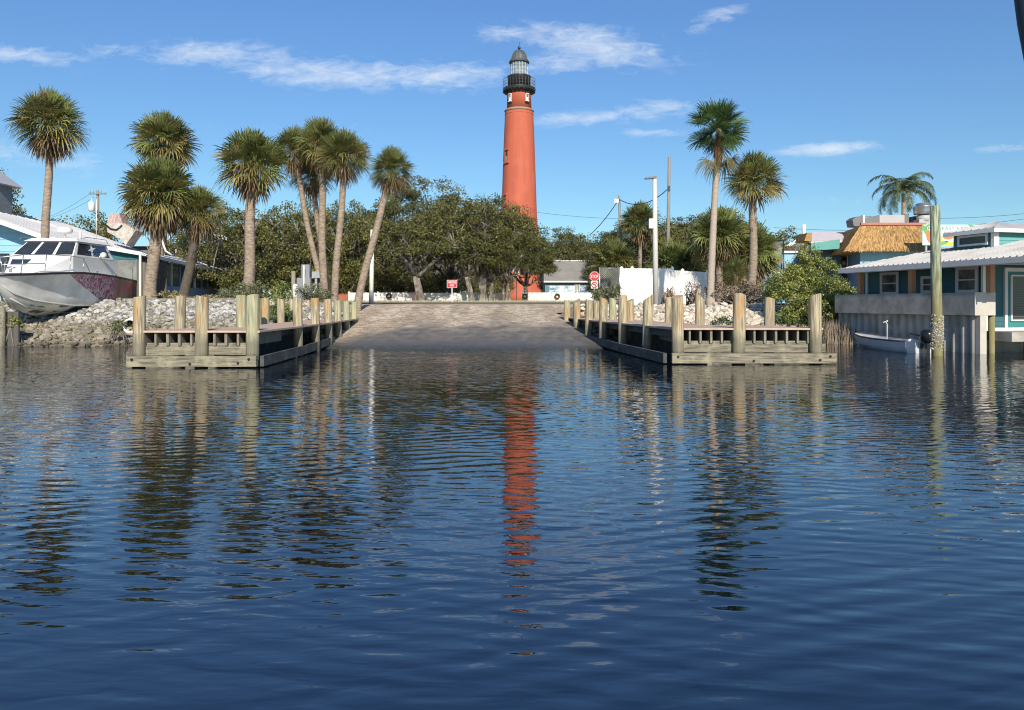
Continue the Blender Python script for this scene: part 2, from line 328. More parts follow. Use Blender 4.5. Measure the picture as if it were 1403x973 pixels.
M_ground = mat('sandy_grass_ground', (.30, .255, .17), (.17, .16, .085), .5, .95, .02, 8, contrast=1.6, c3=(.10, .115, .045), c3scale=.35, c3amt=.8)
xs = [-900, -400, -200, -120, -80, -55, -40, -32, -27]+[-24+.35*i for i in range(int(46/.35)+1)]+[24, 30, 40, 60, 90, 140, 250, 500, 900]
ys = [2, 8, 14, 18]+[20+.35*i for i in range(75)]+[48, 52, 56, 60, 66, 75, 90, 120, 180, 300, 600, 1500, 3000]
grid('ground', xs, ys, ground_z, M_ground, kind='structure')
def ramp_mat():
    m = bpy.data.materials.new('ramp_concrete'); m.use_nodes = True; nt = m.node_tree; L = nt.links.new; b = nt.nodes['Principled BSDF']
    g = N(nt, 'ShaderNodeNewGeometry'); sep = N(nt, 'ShaderNodeSeparateXYZ'); L(g.outputs['Position'], sep.inputs[0])
    def nz(sc, st, det=6):
        mp = N(nt, 'ShaderNodeMapping'); mp.inputs['Scale'].default_value = st; L(g.outputs['Position'], mp.inputs[0])
        n = N(nt, 'ShaderNodeTexNoise'); n.inputs['Scale'].default_value = sc; n.inputs['Detail'].default_value = det; L(mp.outputs[0], n.inputs['Vector']); return n.outputs[0]
    def mr(v, a, bb, c=0., d=1.):
        r = N(nt, 'ShaderNodeMapRange')
        for i, q in enumerate((a, bb, c, d)): r.inputs[i+1].default_value = q
        L(v, r.inputs[0]); return r.outputs[0]
    def mix(f, a, bb):
        x = N(nt, 'ShaderNodeMix'); x.data_type = 'RGBA'; L(f, x.inputs[0])
        for i, v in ((6, a), (7, bb)):
            if isinstance(v, tuple): x.inputs[i].default_value = (*v, 1)
            else: L(v, x.inputs[i])
        return x.outputs[2]
    sand = mix(mr(nz(.8, (1, .35, 1)), .42, .6), (.64, .53, .39), (.42, .335, .235))
    sand = mix(mr(nz(5, (.6, 1, 1)), .48, .6, 0, .75), sand, (.20, .16, .11))
    sand = mix(mr(nz(14, (1, .3, 1)), .52, .64, 0, .6), sand, (.13, .10, .07))
    asph = mix(mr(nz(3, (1, .4, 1)), .4, .65), (.10, .095, .085), (.17, .155, .13))
    edge = mth(nt, 'ADD', sep.outputs[1], mth(nt, 'MULTIPLY', mth(nt, 'SUBTRACT', nz(.7, (1, .6, 1), 5), .5), 9))
    edge = mth(nt, 'ADD', edge, mth(nt, 'MULTIPLY', mth(nt, 'MINIMUM', mth(nt, 'ADD', sep.outputs[0], 4.2), 0), -2.4))
    col = mix(mr(edge, 30.2, 33.5), asph, sand)
    wob = mth(nt, 'MULTIPLY', nz(.35, (1, 1, 1), 2), 1.2)
    for x0_ in (-4.6, -2.9, -.7, 1.0):
        dx_ = mth(nt, 'ABSOLUTE', mth(nt, 'SUBTRACT', mth(nt, 'ADD', sep.outputs[0], wob), x0_+.6)); trk = mth(nt, 'MULTIPLY', mr(dx_, .12, .3, .55, 0), mr(nz(2.5, (.5, 1, 1)), .38, .62)); col = mix(trk, col, (.17, .14, .105))
    for y0_ in (27.9, 30.6, 33.3, 36.0, 38.7): jt = mr(mth(nt, 'ABSOLUTE', mth(nt, 'SUBTRACT', sep.outputs[1], y0_)), .03, .07, .75, 0); col = mix(mth(nt, 'MULTIPLY', jt, mr(nz(1.7, (1, 1, 1)), .35, .55)), col, (.07, .06, .05))
    wet = mr(mth(nt, 'ADD', sep.outputs[1], mth(nt, 'MULTIPLY', nz(1.1, (1, .5, 1)), 2)), 26.6, 29.2, 1, 0)
    col = mix(wet, col, (.085, .083, .076)); col = mix(mth(nt, 'MULTIPLY', mr(mth(nt, 'ADD', sep.outputs[1], nz(2.2, (1, 1, 1))), 26.0, 26.7, .8, 0), mr(nz(6, (1, 1, 1)), .35, .55)), col, (.035, .042, .022))
    L(col, b.inputs['Base Color']); L(mr(wet, 0, 1, .95, .5), b.inputs['Roughness'])
    bp = N(nt, 'ShaderNodeBump'); bp.inputs['Distance'].default_value = .02; L(nz(9, (1, 1, 1)), bp.inputs['Height']); L(bp.outputs[0], b.inputs['Normal'])
    return m
ry = [16+1.0*i for i in range(19)]+[34+.5*i for i in range(23)]
V = []; nxr = 25
for y in ry:
    a, b_ = ramp_left(min(y, 34))-(.0 if y < 34 else min(4.0, (y-34)*.8)), (ramp_right(min(y, 36)) if y < 36 else 2.1+min(6, (y-36)*1.2))
    for i in range(nxr): x = a+(b_-a)*i/(nxr-1); V.append((x, y, ramp_z(y)+.012*math.sin(x*1.7+y)*.5))
me = bpy.data.meshes.new('boat_ramp'); me.from_pydata(V, [], [(j*nxr+i, j*nxr+i+1, (j+1)*nxr+i+1, (j+1)*nxr+i) for j in range(len(ry)-1) for i in range(nxr-1)])
me.polygons.foreach_set('use_smooth', [True]*len(me.polygons)); me.materials.append(ramp_mat()); link('boat_ramp', me, kind='structure')
M_road = mat('sandy_asphalt_road', (.34, .29, .225), (.22, .19, .15), .5, .9, .004, 20, (.25, 1.2, 1), contrast=1.4, coord='Object')
grid('road', [-60, -30, -15, 0, 15, 30, 60], [45.1+.9*i for i in range(18)], lambda x, y: max(ramp_z(y), 1.43)+.03 if abs(x) < 40 else 1.68, M_road, kind='structure')
M_asph = mat('dark_asphalt_strip', (.10, .09, .08), (.16, .14, .115), .8, .9, stretch=(.3, 1, 1))
for n_, (y0, y1) in enumerate(((49.2, 50.2), (56.5, 59.5))):
    grid('road_patch', [-45, -20, 0, 20, 45], [y0, y1], lambda x, y: ramp_z(y)+.036, M_asph, kind='structure')
# water
def water():
    m = bpy.data.materials.new('river_water'); m.use_nodes = True; nt = m.node_tree; L = nt.links.new; b = nt.nodes['Principled BSDF']
    b.inputs['Base Color'].default_value = (.0012, .0038, .0085, 1); b.inputs['Roughness'].default_value = .02; b.inputs['IOR'].default_value = 2.1
    g = N(nt, 'ShaderNodeNewGeometry')
    def nz(sx, sy, rot, det, dist=0., rough=.5, off=0):
        mp = N(nt, 'ShaderNodeMapping'); mp.inputs['Rotation'].default_value = (0, 0, math.radians(rot)); mp.inputs['Scale'].default_value = (sx, sy, 1); mp.inputs['Location'].default_value = (off, off*2, 0)
        mp.vector_type = 'POINT'; L(g.outputs['Position'], mp.inputs[0])
        n = N(nt, 'ShaderNodeTexNoise'); n.inputs['Scale'].default_value = 1; n.inputs['Detail'].default_value = det; n.inputs['Roughness'].default_value = rough; n.inputs['Distortion'].default_value = dist
        L(mp.outputs[0], n.inputs['Vector']); return n.outputs[0]
    h = mth(nt, 'MULTIPLY', nz(.35, .95, 10, 1, .2), .012)
    h = mth(nt, 'ADD', h, mth(nt, 'MULTIPLY', nz(2.0, 5.6, 18, 1.5, .5, .5, 5), .0098))
    patch = nz(.12, .22, 0, 2, 0, .5, 3)
    pm = N(nt, 'ShaderNodeMapRange'); pm.inputs[1].default_value = .42; pm.inputs[2].default_value = .6; pm.inputs[3].default_value = .45; pm.inputs[4].default_value = 1.3; L(patch, pm.inputs[0])
    h = mth(nt, 'ADD', h, mth(nt, 'MULTIPLY', mth(nt, 'MULTIPLY', nz(4.6, 12, -9, 2, .4, .5, 9), .0030), pm.outputs[0]))
    def train(rot, sc, dist, amp, moff):
        global_mp = N(nt, 'ShaderNodeMapping'); global_mp.inputs['Rotation'].default_value = (0, 0, math.radians(rot)); L(g.outputs['Position'], global_mp.inputs[0])
        w = N(nt, 'ShaderNodeTexWave'); w.wave_type = 'BANDS'; w.bands_direction = 'Y'; w.inputs['Scale'].default_value = sc; w.inputs['Distortion'].default_value = dist; w.inputs['Detail'].default_value = 2; w.inputs['Detail Scale'].default_value = .35; w.inputs['Detail Roughness'].default_value = .55
        L(global_mp.outputs[0], w.inputs['Vector']); mr_ = N(nt, 'ShaderNodeMapRange'); mr_.inputs[1].default_value = .40; mr_.inputs[2].default_value = .62; mr_.inputs[3].default_value = .15; L(nz(.35, .6, 0, 2, 0, .5, moff), mr_.inputs[0])
        return mth(nt, 'MULTIPLY', mth(nt, 'MULTIPLY', w.outputs['Fac'], amp), mr_.outputs[0])
    h = mth(nt, 'ADD', h, train(-22, 1.45, 6, .0034, 21)); h = mth(nt, 'ADD', h, train(17, 2.0, 7, .0024, 37))
    bp = N(nt, 'ShaderNodeBump'); bp.inputs['Strength'].default_value = 1; bp.inputs['Distance'].default_value = .76; L(h, bp.inputs['Height']); L(bp.outputs[0], b.inputs['Normal'])
    me = bpy.data.meshes.new('water'); me.from_pydata([(-900, -300, 0), (900, -300, 0), (900, 60, 0), (-900, 60, 0)], [], [(0, 1, 2, 3)]); me.materials.append(m)
    link('water', me, kind='structure')
water()
# ------------------------------------------------------------------ docks
def make_post(parent, x, y, top, r, bottom=-1.2, slant=.0, rnd=random):
    mb = MB(); n = 14; prof = [(bottom, 1), (.1, 1.0), (.45, .99), (top-.1, .97), (top-.02, .95)]
    lx, ly = rnd.uniform(-.022, .022), rnd.uniform(-.012, .012); ph = rnd.random()*6; P = []
    for z, k in prof:
        for i in range(n):
            t = 2*math.pi*i/n; rr = r*k*(1+.03*math.sin(3*t+ph)); dz = (math.cos(t+ph)*slant*r*2 if z > top-.2 else 0)
            P.append((x+rr*math.cos(t)+lx*(z), y+rr*math.sin(t)+ly*z, z+dz))
    fs = [(i*n+k, i*n+(k+1) % n, (i+1)*n+(k+1) % n, (i+1)*n+k) for i in range(len(prof)-1) for k in range(n)]
    mb.add(P, fs, True); mb.add(P[-n:], [tuple(range(n))])
    return mb.build('post', M_post, parent)
def bolts(parent, pts):
    for x, y, z in pts:
        mb = MB(); mb.tube([(x, y, z), (x, y-.035, z)], .028, 8, smooth=False); mb.build('bolt', M_bolt, parent)
rnd = random.Random(5)
def dock(name, label, front, posts, deck_poly, inner, zdeck, outer_ground=None):
    t = thing(name, (sum(p[0] for p in deck_poly)/len(deck_poly), front[2], 0), label, 'dock')
    for x, y, top, r in posts: make_post(t, x, y, top, r, slant=rnd.uniform(.03, .12) if front[0] < 0 else rnd.uniform(.1, .42), rnd=rnd)
    x0, x1, yf = front
    mb = MB(); mb.prism(deck_poly, zdeck-.045, zdeck)
    mb.build('deck', M_deck, t)
    # plank seams as thin gaps: front nosing board
    mb = MB(); mb.box(x0-.02, x1+.06, yf-.15, yf+.02, .035, .275); mb.build('fender_beam', M_beam, t)
    mb = MB(); mb.box(x0+.1, x1-.05, yf+.26, yf+.34, .28, .50)
    n = int((x1-x0)/.30); xs = [x0+.22+i*(x1-x0-.44)/n for i in range(n+1)]
    for i in range(n):                                   # notched header: teeth between joists
        mb.box(xs[i]+.05, xs[i+1]-.05, yf+.262, yf+.338, .50, .565)
    mb.build('header_beam', M_beam, t)
    for x in xs:
        mb = MB(); mb.box(x-.025+rnd.uniform(-.01, .01), x+.025+rnd.uniform(-.01, .01), yf+.22, yf+2.6, .505, zdeck-.047); mb.build('joist', M_joist, t)
    ix0, iy0, ix1, iy1 = inner
    d = Vector((ix1-ix0, iy1-iy0, 0)); L = d.length; d.normalize(); side = Vector((d.y, -d.x, 0))*(1 if ix0 < 0 else -1)
    def bd(z0, z1, a, b, off, th, nm, m, za=0):
        p = Vector((ix0, iy0, 0))+d*a+side*off; q = Vector((ix0, iy0, 0))+d*b+side*off; w = side*th
        mb = MB(); mb.add([p+Vector((0, 0, z0)), q+Vector((0, 0, z0+za)), q+w+Vector((0, 0, z0+za)), p+w+Vector((0, 0, z0)), p+Vector((0, 0, z1)), q+Vector((0, 0, z1+za)), q+w+Vector((0, 0, z1+za)), p+w+Vector((0, 0, z1))],
                          [(0, 3, 2, 1), (4, 5, 6, 7), (0, 1, 5, 4), (1, 2, 6, 5), (2, 3, 7, 6), (3, 0, 4, 7)]); return mb.build(nm, m, t)
    bd(zdeck-.24, zdeck-.05, .15, L, -.22, .06, 'side_board', M_beam_dark)
    bd(-1.3, zdeck-.06, .6, L*.8, -1.15, .05, 'shade_board', M_beam_dark)  # dark board added to make the shade under the deck read black
    bd(.03, .275, .02, L*.30, .10, .09, 'side_fender_board', M_beam_dark, .0)
    bd(.03, .275, L*.30+.03, L*.60, .10, .09, 'side_fender_board', M_beam_dark, .06)
    bolts(t, [(x0+.12, yf-.15, .2), ((x0+x1)/2, yf-.15, .1), (x1-.1, yf-.15, .21), (x1-.35, yf-.15, .12)])
    return t
D1 = 17.8
lp = [(PX(190, 17.95), 17.95, 1.69, .145), (PX(276, 17.95), 17.95, 1.69, .15), (PX(345.5, 17.95), 17.95, 1.71, .155)]
for px, y, tpy in ((408.7, 21.8, 406.5), (432.5, 23.9, 407.5), (450, 26, 410), (463.6, 28.1, 411), (475, 30.2, 412), (484.5, 32.3, 413)):
    lp.append((PX(px, y), y, PZ(tpy, y), .14))
for px, y, tpy in ((245.5, 20.4, 404.5), (331, 20.6, 404.5), (353.5, 24.2, 408), (363, 25.5, 408), (385, 28.2, 409), (401, 30.2, 410), (420.6, 32.3, 411)):
    lp.append((PX(px, y), y, PZ(tpy, y), .14))
ldeck = [(-8.85, 17.9), (-5.95, 17.9), (-5.98, 21.5), (-6.15, 26), (-6.6, 32.6), (-8.2, 32.6), (-7.75, 26), (-7.55, 21), (-8.4, 19.6)]
dock('wooden_dock', 'weathered wooden dock with slatted front left of the boat ramp', (-8.93, -6.0, 17.75), lp, ldeck, (-6.0, 17.75, -6.7, 32.6), .86)
rp = [(PX(929, 18.95), 18.95, 1.70, .155), (PX(1011.5, 18.95), 18.95, 1.71, .165), (PX(1117.5, 18.95), 18.95, 1.71, .16)]
for px, y, tpy in ((884, 21.3, 406.5), (851, 23.7, 408), (824, 26.1, 410), (804.5, 28.5, 410.5), (789.5, 30.9, 412), (775, 33.3, 413.5)):
    rp.append((PX(px, y)+.05, y, PZ(tpy, y), .15))
for px, y, tpy in ((1053, 21.3, 408), (958, 22.2, 407.5), (916, 24.5, 409.5), (864, 27, 411), (839, 29, 412), (818, 31, 413)):
    rp.append((PX(px, y), y, PZ(tpy, y), .145))
rdeck = [(4.0, 18.9), (7.75, 18.9), (7.2, 21.1), (5.6, 21.6), (5.1, 24.5), (3.7, 33.4), (2.45, 33.4), (3.05, 26.2)]
dock('wooden_dock', 'weathered wooden dock with slatted front right of the boat ramp', (3.95, 7.9, 18.75), rp, rdeck, (3.93, 18.75, 2.4, 33.4), .89)
# lone tall piling
t = thing('mooring_piling', (PX(1284, 21.8), 21.8, 0), 'tall green-stained wooden piling crusted with barnacles beside the small skiff', 'piling')
def tallmat():
    m = bpy.data.materials.new('green_piling_wood'); m.use_nodes = True; nt = m.node_tree; L = nt.links.new; b = nt.nodes['Principled BSDF']; b.inputs['Roughness'].default_value = .85
    g = N(nt, 'ShaderNodeNewGeometry'); sep = N(nt, 'ShaderNodeSeparateXYZ'); L(g.outputs['Position'], sep.inputs[0])
    mp = N(nt, 'ShaderNodeMapping'); mp.inputs['Scale'].default_value = (1, 1, .08); L(g.outputs['Position'], mp.inputs[0]); n = N(nt, 'ShaderNodeTexNoise'); n.inputs['Scale'].default_value = 24; n.inputs['Detail'].default_value = 5; L(mp.outputs[0], n.inputs['Vector'])
    r = N(nt, 'ShaderNodeMapRange'); r.inputs[1].default_value = .42; r.inputs[2].default_value = .6; L(n.outputs[0], r.inputs[0])
    x = N(nt, 'ShaderNodeMix'); x.data_type = 'RGBA'; L(r.outputs[0], x.inputs[0]); x.inputs[6].default_value = (.33, .37, .24, 1); x.inputs[7].default_value = (.09, .12, .08, 1)
    n2 = N(nt, 'ShaderNodeTexNoise'); n2.inputs['Scale'].default_value = 5; n2.inputs['Detail'].default_value = 5; L(g.outputs['Position'], n2.inputs['Vector'])
    zz = mth(nt, 'ADD', sep.outputs[2], mth(nt, 'MULTIPLY', n2.outputs[0], -1.2)); r2 = N(nt, 'ShaderNodeMapRange'); r2.inputs[1].default_value = .9; r2.inputs[2].default_value = 2.0; r2.inputs[3].default_value = .85; r2.inputs[4].default_value = 0; L(zz, r2.inputs[0])
    y = N(nt, 'ShaderNodeMix'); y.data_type = 'RGBA'; L(r2.outputs[0], y.inputs[0]); L(x.outputs[2], y.inputs[6]); y.inputs[7].default_value = (.20, .17, .07, 1)
    L(y.outputs[2], b.inputs['Base Color']); return m
mb = MB(); bx, by = PX(1284, 21.8), 21.8; tx = PX(1281, 21.8)
mb.tube([(bx, by, -1.3), (bx, by, .4), ((bx+tx)/2, by, 2.2), (tx, by, PZ(282, 21.8))], [.15, .15, .142, .132], 18); mb.build('pole', tallmat(), t)
mb = MB(); r2 = random.Random(3)
for i in range(420):
    z = r2.triangular(0.05, 1.25, .7); a = r2.uniform(0, 6.28); s = r2.uniform(.012, .034)
    c = Vector((bx+math.cos(a)*.155, by+math.sin(a)*.155, z)); mb.add([c+Vector((s, 0, 0)), c-Vector((s, 0, 0)), c+Vector((0, s, 0)), c-Vector((0, s, 0)), c+Vector((0, 0, s*1.3)), c-Vector((0, 0, s*1.3))],
        [(0, 2, 4), (2, 1, 4), (1, 3, 4), (3, 0, 4), (2, 0, 5), (1, 2, 5), (3, 1, 5), (0, 3, 5)])
mb.build('barnacles', mat('barnacle_shell', (.50, .48, .42), (.30, .28, .22), 9, .9, island=(.5, 1.3)), t, kind='stuff')
# ------------------------------------------------------------------ riprap
ICO = None
def rocks(name, label, region, n, smin, smax, m, seed, yfun):
    global ICO
    if ICO is None:
        bm = bmesh.new(); bmesh.ops.create_icosphere(bm, subdivisions=1, radius=1); bm.verts.ensure_lookup_table()
        ICO = (np.array([v.co[:] for v in bm.verts]), [tuple(v.index for v in f.verts) for f in bm.faces]); bm.free()
    rg = np.random.default_rng(seed); V = []; Fc = []; b = 0; k = 0
    while k < n:
        x = rg.uniform(region[0], region[1]); y = rg.uniform(region[2], region[3]); z = ground_z(x, y)
        if not yfun(x, y, z): continue
        k += 1; s = smin+(smax-smin)*rg.random()**3
        P = ICO[0]*(1+rg.uniform(-.28, .28, (12 if len(ICO[0]) == 12 else len(ICO[0]), 1)))*np.array([1, rg.uniform(.6, 1), rg.uniform(.45, .8)])*s
        M = np.array(Matrix.Rotation(rg.uniform(0, 6.28), 3, 'Z') @ Matrix.Rotation(rg.uniform(-.6, .6), 3, 'X'))
        P = P @ M.T+np.array([x, y, z+s*rg.uniform(.0, .5)])
        V.append(P); Fc += [tuple(b+i for i in f) for f in ICO[1]]; b += len(P)
    me = bpy.data.meshes.new(name); me.from_pydata(np.concatenate(V).tolist(), [], Fc); me.materials.append(m); me.update()
    return link(name, me, label=label, cat='rocks', kind='stuff')
def rockmat(name, hi, lo, muddy, zs):
    m = bpy.data.materials.new(name); m.use_nodes = True; nt = m.node_tree; L = nt.links.new; b = nt.nodes['Principled BSDF']; b.inputs['Roughness'].default_value = .9
    g = N(nt, 'ShaderNodeNewGeometry'); sep = N(nt, 'ShaderNodeSeparateXYZ'); L(g.outputs['Position'], sep.inputs[0])
    r = N(nt, 'ShaderNodeValToRGB'); r.color_ramp.elements[0].color = (*lo, 1); r.color_ramp.elements[1].color = (*hi, 1); r.color_ramp.elements[1].position = .7; L(g.outputs['Random Per Island'], r.inputs[0])
    n2 = N(nt, 'ShaderNodeTexNoise'); n2.inputs['Scale'].default_value = 1.3; L(g.outputs['Position'], n2.inputs['Vector'])
    zz = mth(nt, 'ADD', sep.outputs[2], mth(nt, 'MULTIPLY', n2.outputs[0], .5)); mr = N(nt, 'ShaderNodeMapRange'); mr.inputs[1].default_value = zs[0]; mr.inputs[2].default_value = zs[1]; mr.inputs[3].default_value = .85; mr.inputs[4].default_value = 0; L(zz, mr.inputs[0])
    rr = N(nt, 'ShaderNodeValToRGB'); rr.color_ramp.elements[0].color = (*tuple(v*.55 for v in muddy), 1); rr.color_ramp.elements[1].color = (*tuple(v*1.35 for v in muddy), 1); L(g.outputs['Random Per Island'], rr.inputs[0])
    x = N(nt, 'ShaderNodeMix'); x.data_type = 'RGBA'; L(mr.outputs[0], x.inputs[0]); L(r.outputs[0], x.inputs[6]); L(rr.outputs[0], x.inputs[7])
    n3 = N(nt, 'ShaderNodeTexNoise'); n3.inputs['Scale'].default_value = 14; n3.inputs['Detail'].default_value = 4; L(g.outputs['Position'], n3.inputs['Vector'])
    q = N(nt, 'ShaderNodeMapRange'); q.inputs[1].default_value = .35; q.inputs[2].default_value = .65; q.inputs[3].default_value = .75; q.inputs[4].default_value = 1.15; L(n3.outputs[0], q.inputs[0])
    wt = N(nt, 'ShaderNodeMapRange'); wt.inputs[1].default_value = .06; wt.inputs[2].default_value = .22; wt.inputs[3].default_value = .35; wt.inputs[4].default_value = 1; L(sep.outputs[2], wt.inputs[0]); vm = N(nt, 'ShaderNodeVectorMath', operation='SCALE'); L(x.outputs[2], vm.inputs[0]); L(mth(nt, 'MULTIPLY', q.outputs[0], wt.outputs[0]), vm.inputs[3]); L(vm.outputs[0], b.inputs['Base Color']); return m
RM1 = rockmat('grey_riprap', (.46, .45, .42), (.20, .20, .19), (.24, .205, .145), (.95, 1.25))
RM2 = rockmat('pale_coquina_riprap', (.62, .55, .45), (.34, .30, .24), (.16, .14, .10), (.55, .9))
rocks('rocks', 'grey rubble bank sloping into the water on the left shore under the stranded boat', (-26, -6.6, 26.2, 32.6), 7500, .045, .17, RM1, 1, lambda x, y, z: -.15 < z < 1.60 and x < ramp_left(y)-.3)
rocks('rocks', 'pale beige rubble bank behind the dock on the right shore', (3.0, 12.9, 27.8, 34.2), 4600, .045, .21, RM2, 2, lambda x, y, z: -.15 < z < 1.39 and x > ramp_right(y)+.3)
# timber retaining rail on the left bank, drain pipe
t = thing('timber_edging', (-12, 32.6, 1.5), 'long low timber edging along the top of the grey rock bank on the left', 'timber edging')
mb = MB(); mb.beam((PX(160, 32.6), 32.6, 1.62), (PX(345, 33.2), 33.2, 1.66), .2, .2); mb.build('rail', M_beam, t)
for px in (165, 215, 270, 320):
    mb = MB(); mb.tube([(PX(px, 32.5), 32.42, 1.2), (PX(px, 32.5), 32.42, 1.75)], .08, 8); mb.build('stake', M_beam, t)
t = thing('drain_pipe', (PX(178, 27.6), 27.6, .8), 'white-rimmed open drain pipe sticking out of the rocks left of the dock', 'pipe')
p = Vector((PX(177.5, 28.2), 28.2, PZ(447, 28.2))); q = p+Vector((-.5, 1.6, .12)); d = (q-p).normalized(); mb = MB()
a = d.orthogonal().normalized(); bb = d.cross(a); ring = lambda c, r: [c+(a*math.cos(k*math.pi/10)+bb*math.sin(k*math.pi/10))*r for k in range(20)]
P = ring(p, .27)+ring(q, .27)+ring(p, .22)+ring(q, .22)
mb.add(P, [(k, (k+1) % 20, 20+(k+1) % 20, 20+k) for k in range(20)]+[(40+k, 60+k, 60+(k+1) % 20, 40+(k+1) % 20) for k in range(20)]+[(k, 40+k, 40+(k+1) % 20, (k+1) % 20) for k in range(20)], True)
mb.build('pipe', M_white, t); mb = MB(); mb.add(ring(p+d*.9, .219), [tuple(range(20))]); mb.build('dark_bore', M_black, t)  # black disc painted in for the darkness down the pipe
# ------------------------------------------------------------------ lighthouse
LY = 153.0; LX = PX(711.3, LY)
t = thing('lighthouse', (LX, LY, 1.7), 'tall red brick lighthouse tower with black gallery and glass lantern', 'lighthouse')
def lz(py): return PZ(py, LY)
def lr(hpx): return hpx/F*LY
mb = MB(); mb.lathe((LX, LY, 0), [(lr(35), 1.7), (lr(34.4), lz(404)), (lr(33.5), lz(401)), (lr(32.0), lz(392)), (lr(31.2), lz(380)), (lr(28.5), lz(340)), (lr(24.6), lz(300)), (lr(22.6), lz(240)), (lr(20.9), lz(190)), (lr(19.4), lz(156)), (lr(19.2), lz(154.5))], 48)
mb.build('tower', M_brick, t)
mb = MB(); mb.lathe((LX, LY, 0), [(lr(19.4), lz(154.5)), (lr(20.3), lz(153.2)), (lr(20.3), lz(152)), (lr(17.5), lz(150.3))], 48); mb.build('cornice', M_stone, t)
mb = MB(); mb.lathe((LX, LY, 0), [(lr(19.25), lz(158.5)), (lr(19.9), lz(158)), (lr(19.9), lz(157.4)), (lr(19.25), lz(157))], 48); mb.build('string_course', M_brick, t)
mb = MB(); mb.lathe((LX, LY, 0), [(lr(16.9), lz(150.5)), (lr(16.3), lz(128)), (lr(16.6), lz(125))], 48); mb.build('upper_shaft', M_brick, t)
mb = MB(); mb.lathe((LX, LY, 0), [(lr(16.7), lz(130)), (lr(18.5), lz(127.5)), (lr(22.3), lz(125.5)), (lr(22.8), lz(123.5)), (lr(22.3), lz(122)), (lr(16), lz(121.6))], 48, False)
for k in range(24):
    a = 2*math.pi*k/24; c, s = math.cos(a), math.sin(a); mb.beam((LX+c*lr(16.4), LY+s*lr(16.4), lz(128.6)), (LX+c*lr(22), LY+s*lr(22), lz(125.4)), .22, .4)
mb.build('gallery', M_lblack, t)
mb = MB()
for k in range(32):
    a = 2*math.pi*k/32; c, s = math.cos(a), math.sin(a); mb.beam((LX+c*lr(22), LY+s*lr(22), lz(122)), (LX+c*lr(22), LY+s*lr(22), lz(110)), .04, .04)
for py in (110, 114, 118):
    P = [(LX+math.cos(2*math.pi*k/32)*lr(22), LY+math.sin(2*math.pi*k/32)*lr(22), lz(py)) for k in range(33)]
    mb.tube(P, .04, 4, False)
mb.build('gallery_railing', M_lblack, t)
mb = MB(); mb.lathe((LX, LY, 0), [(lr(15.6), lz(122)), (lr(15.6), lz(108)), (lr(16.6), lz(107)), (lr(16.6), lz(105.6)), (lr(12), lz(105.4))], 40); mb.build('watch_room', M_lblack, t)
M_lglass = bpy.data.materials.new('lantern_glass'); M_lglass.use_nodes = True; _b = M_lglass.node_tree.nodes['Principled BSDF']; _b.inputs['Base Color'].default_value = (.45, .58, .62, 1); _b.inputs['Roughness'].default_value = .05; _b.inputs['Alpha'].default_value = .35
mb = MB(); mb.lathe((LX, LY, 0), [(lr(11.3), lz(105.5)), (lr(11.3), lz(86.5))], 24, False); mb.build('lantern_glass', M_lglass, t)
mb = MB()
for k in range(16):
    a = 2*math.pi*k/16; c, s = math.cos(a), math.sin(a); mb.beam((LX+c*lr(11.6), LY+s*lr(11.6), lz(105.5)), (LX+c*lr(11.6), LY+s*lr(11.6), lz(86.2)), .13, .13)
for py in (103, 97, 91, 87): mb.tube([(LX+math.cos(2*math.pi*k/16)*lr(11.6), LY+math.sin(2*math.pi*k/16)*lr(11.6), lz(py)) for k in range(17)], .06, 4, False)
mb.build('lantern_frame', mat('lantern_frame_paint', (.26, .29, .31), rough=.4), t)
mb = MB(); mb.lathe((LX, LY, 0), [(.5, lz(105)), (1.0, lz(101)), (1.0, lz(94)), (.4, lz(91))], 12); mb.build('lens', mat('lens_prisms', (.12, .17, .18), (.4, .5, .5), 6, .1), t)
mb = MB(); mb.lathe((LX, LY, 0), [(lr(14), lz(86.6)), (lr(14.3), lz(85.6)), (lr(12.6), lz(84.5)), (lr(11.2), lz(82)), (lr(9.8), lz(76.5)), (lr(7.6), lz(72.5)), (lr(4.5), lz(70.3)), (lr(1.4), lz(69.4)), (lr(.9), lz(68))], 16, False)
for k in range(16):
    a = 2*math.pi*k/16; c, s = math.cos(a), math.sin(a); mb.tube([(LX+c*lr(r), LY+s*lr(r), lz(py)) for r, py in ((13.5, 85), (11.4, 82), (10, 76.5), (7.8, 72.3), (4.6, 70))], .07, 4)
mb.build('lantern_roof', M_ldome, t)
mb = MB(); mb.lathe((LX, LY, 0), [(lr(.9), lz(69)), (lr(1.2), lz(67.6)), (lr(2.2), lz(66.6)), (lr(2.2), lz(65.4)), (lr(1.0), lz(64)), (.05, lz(63)), (.04, lz(58))], 12); mb.build('ball_finial', M_lblack, t)
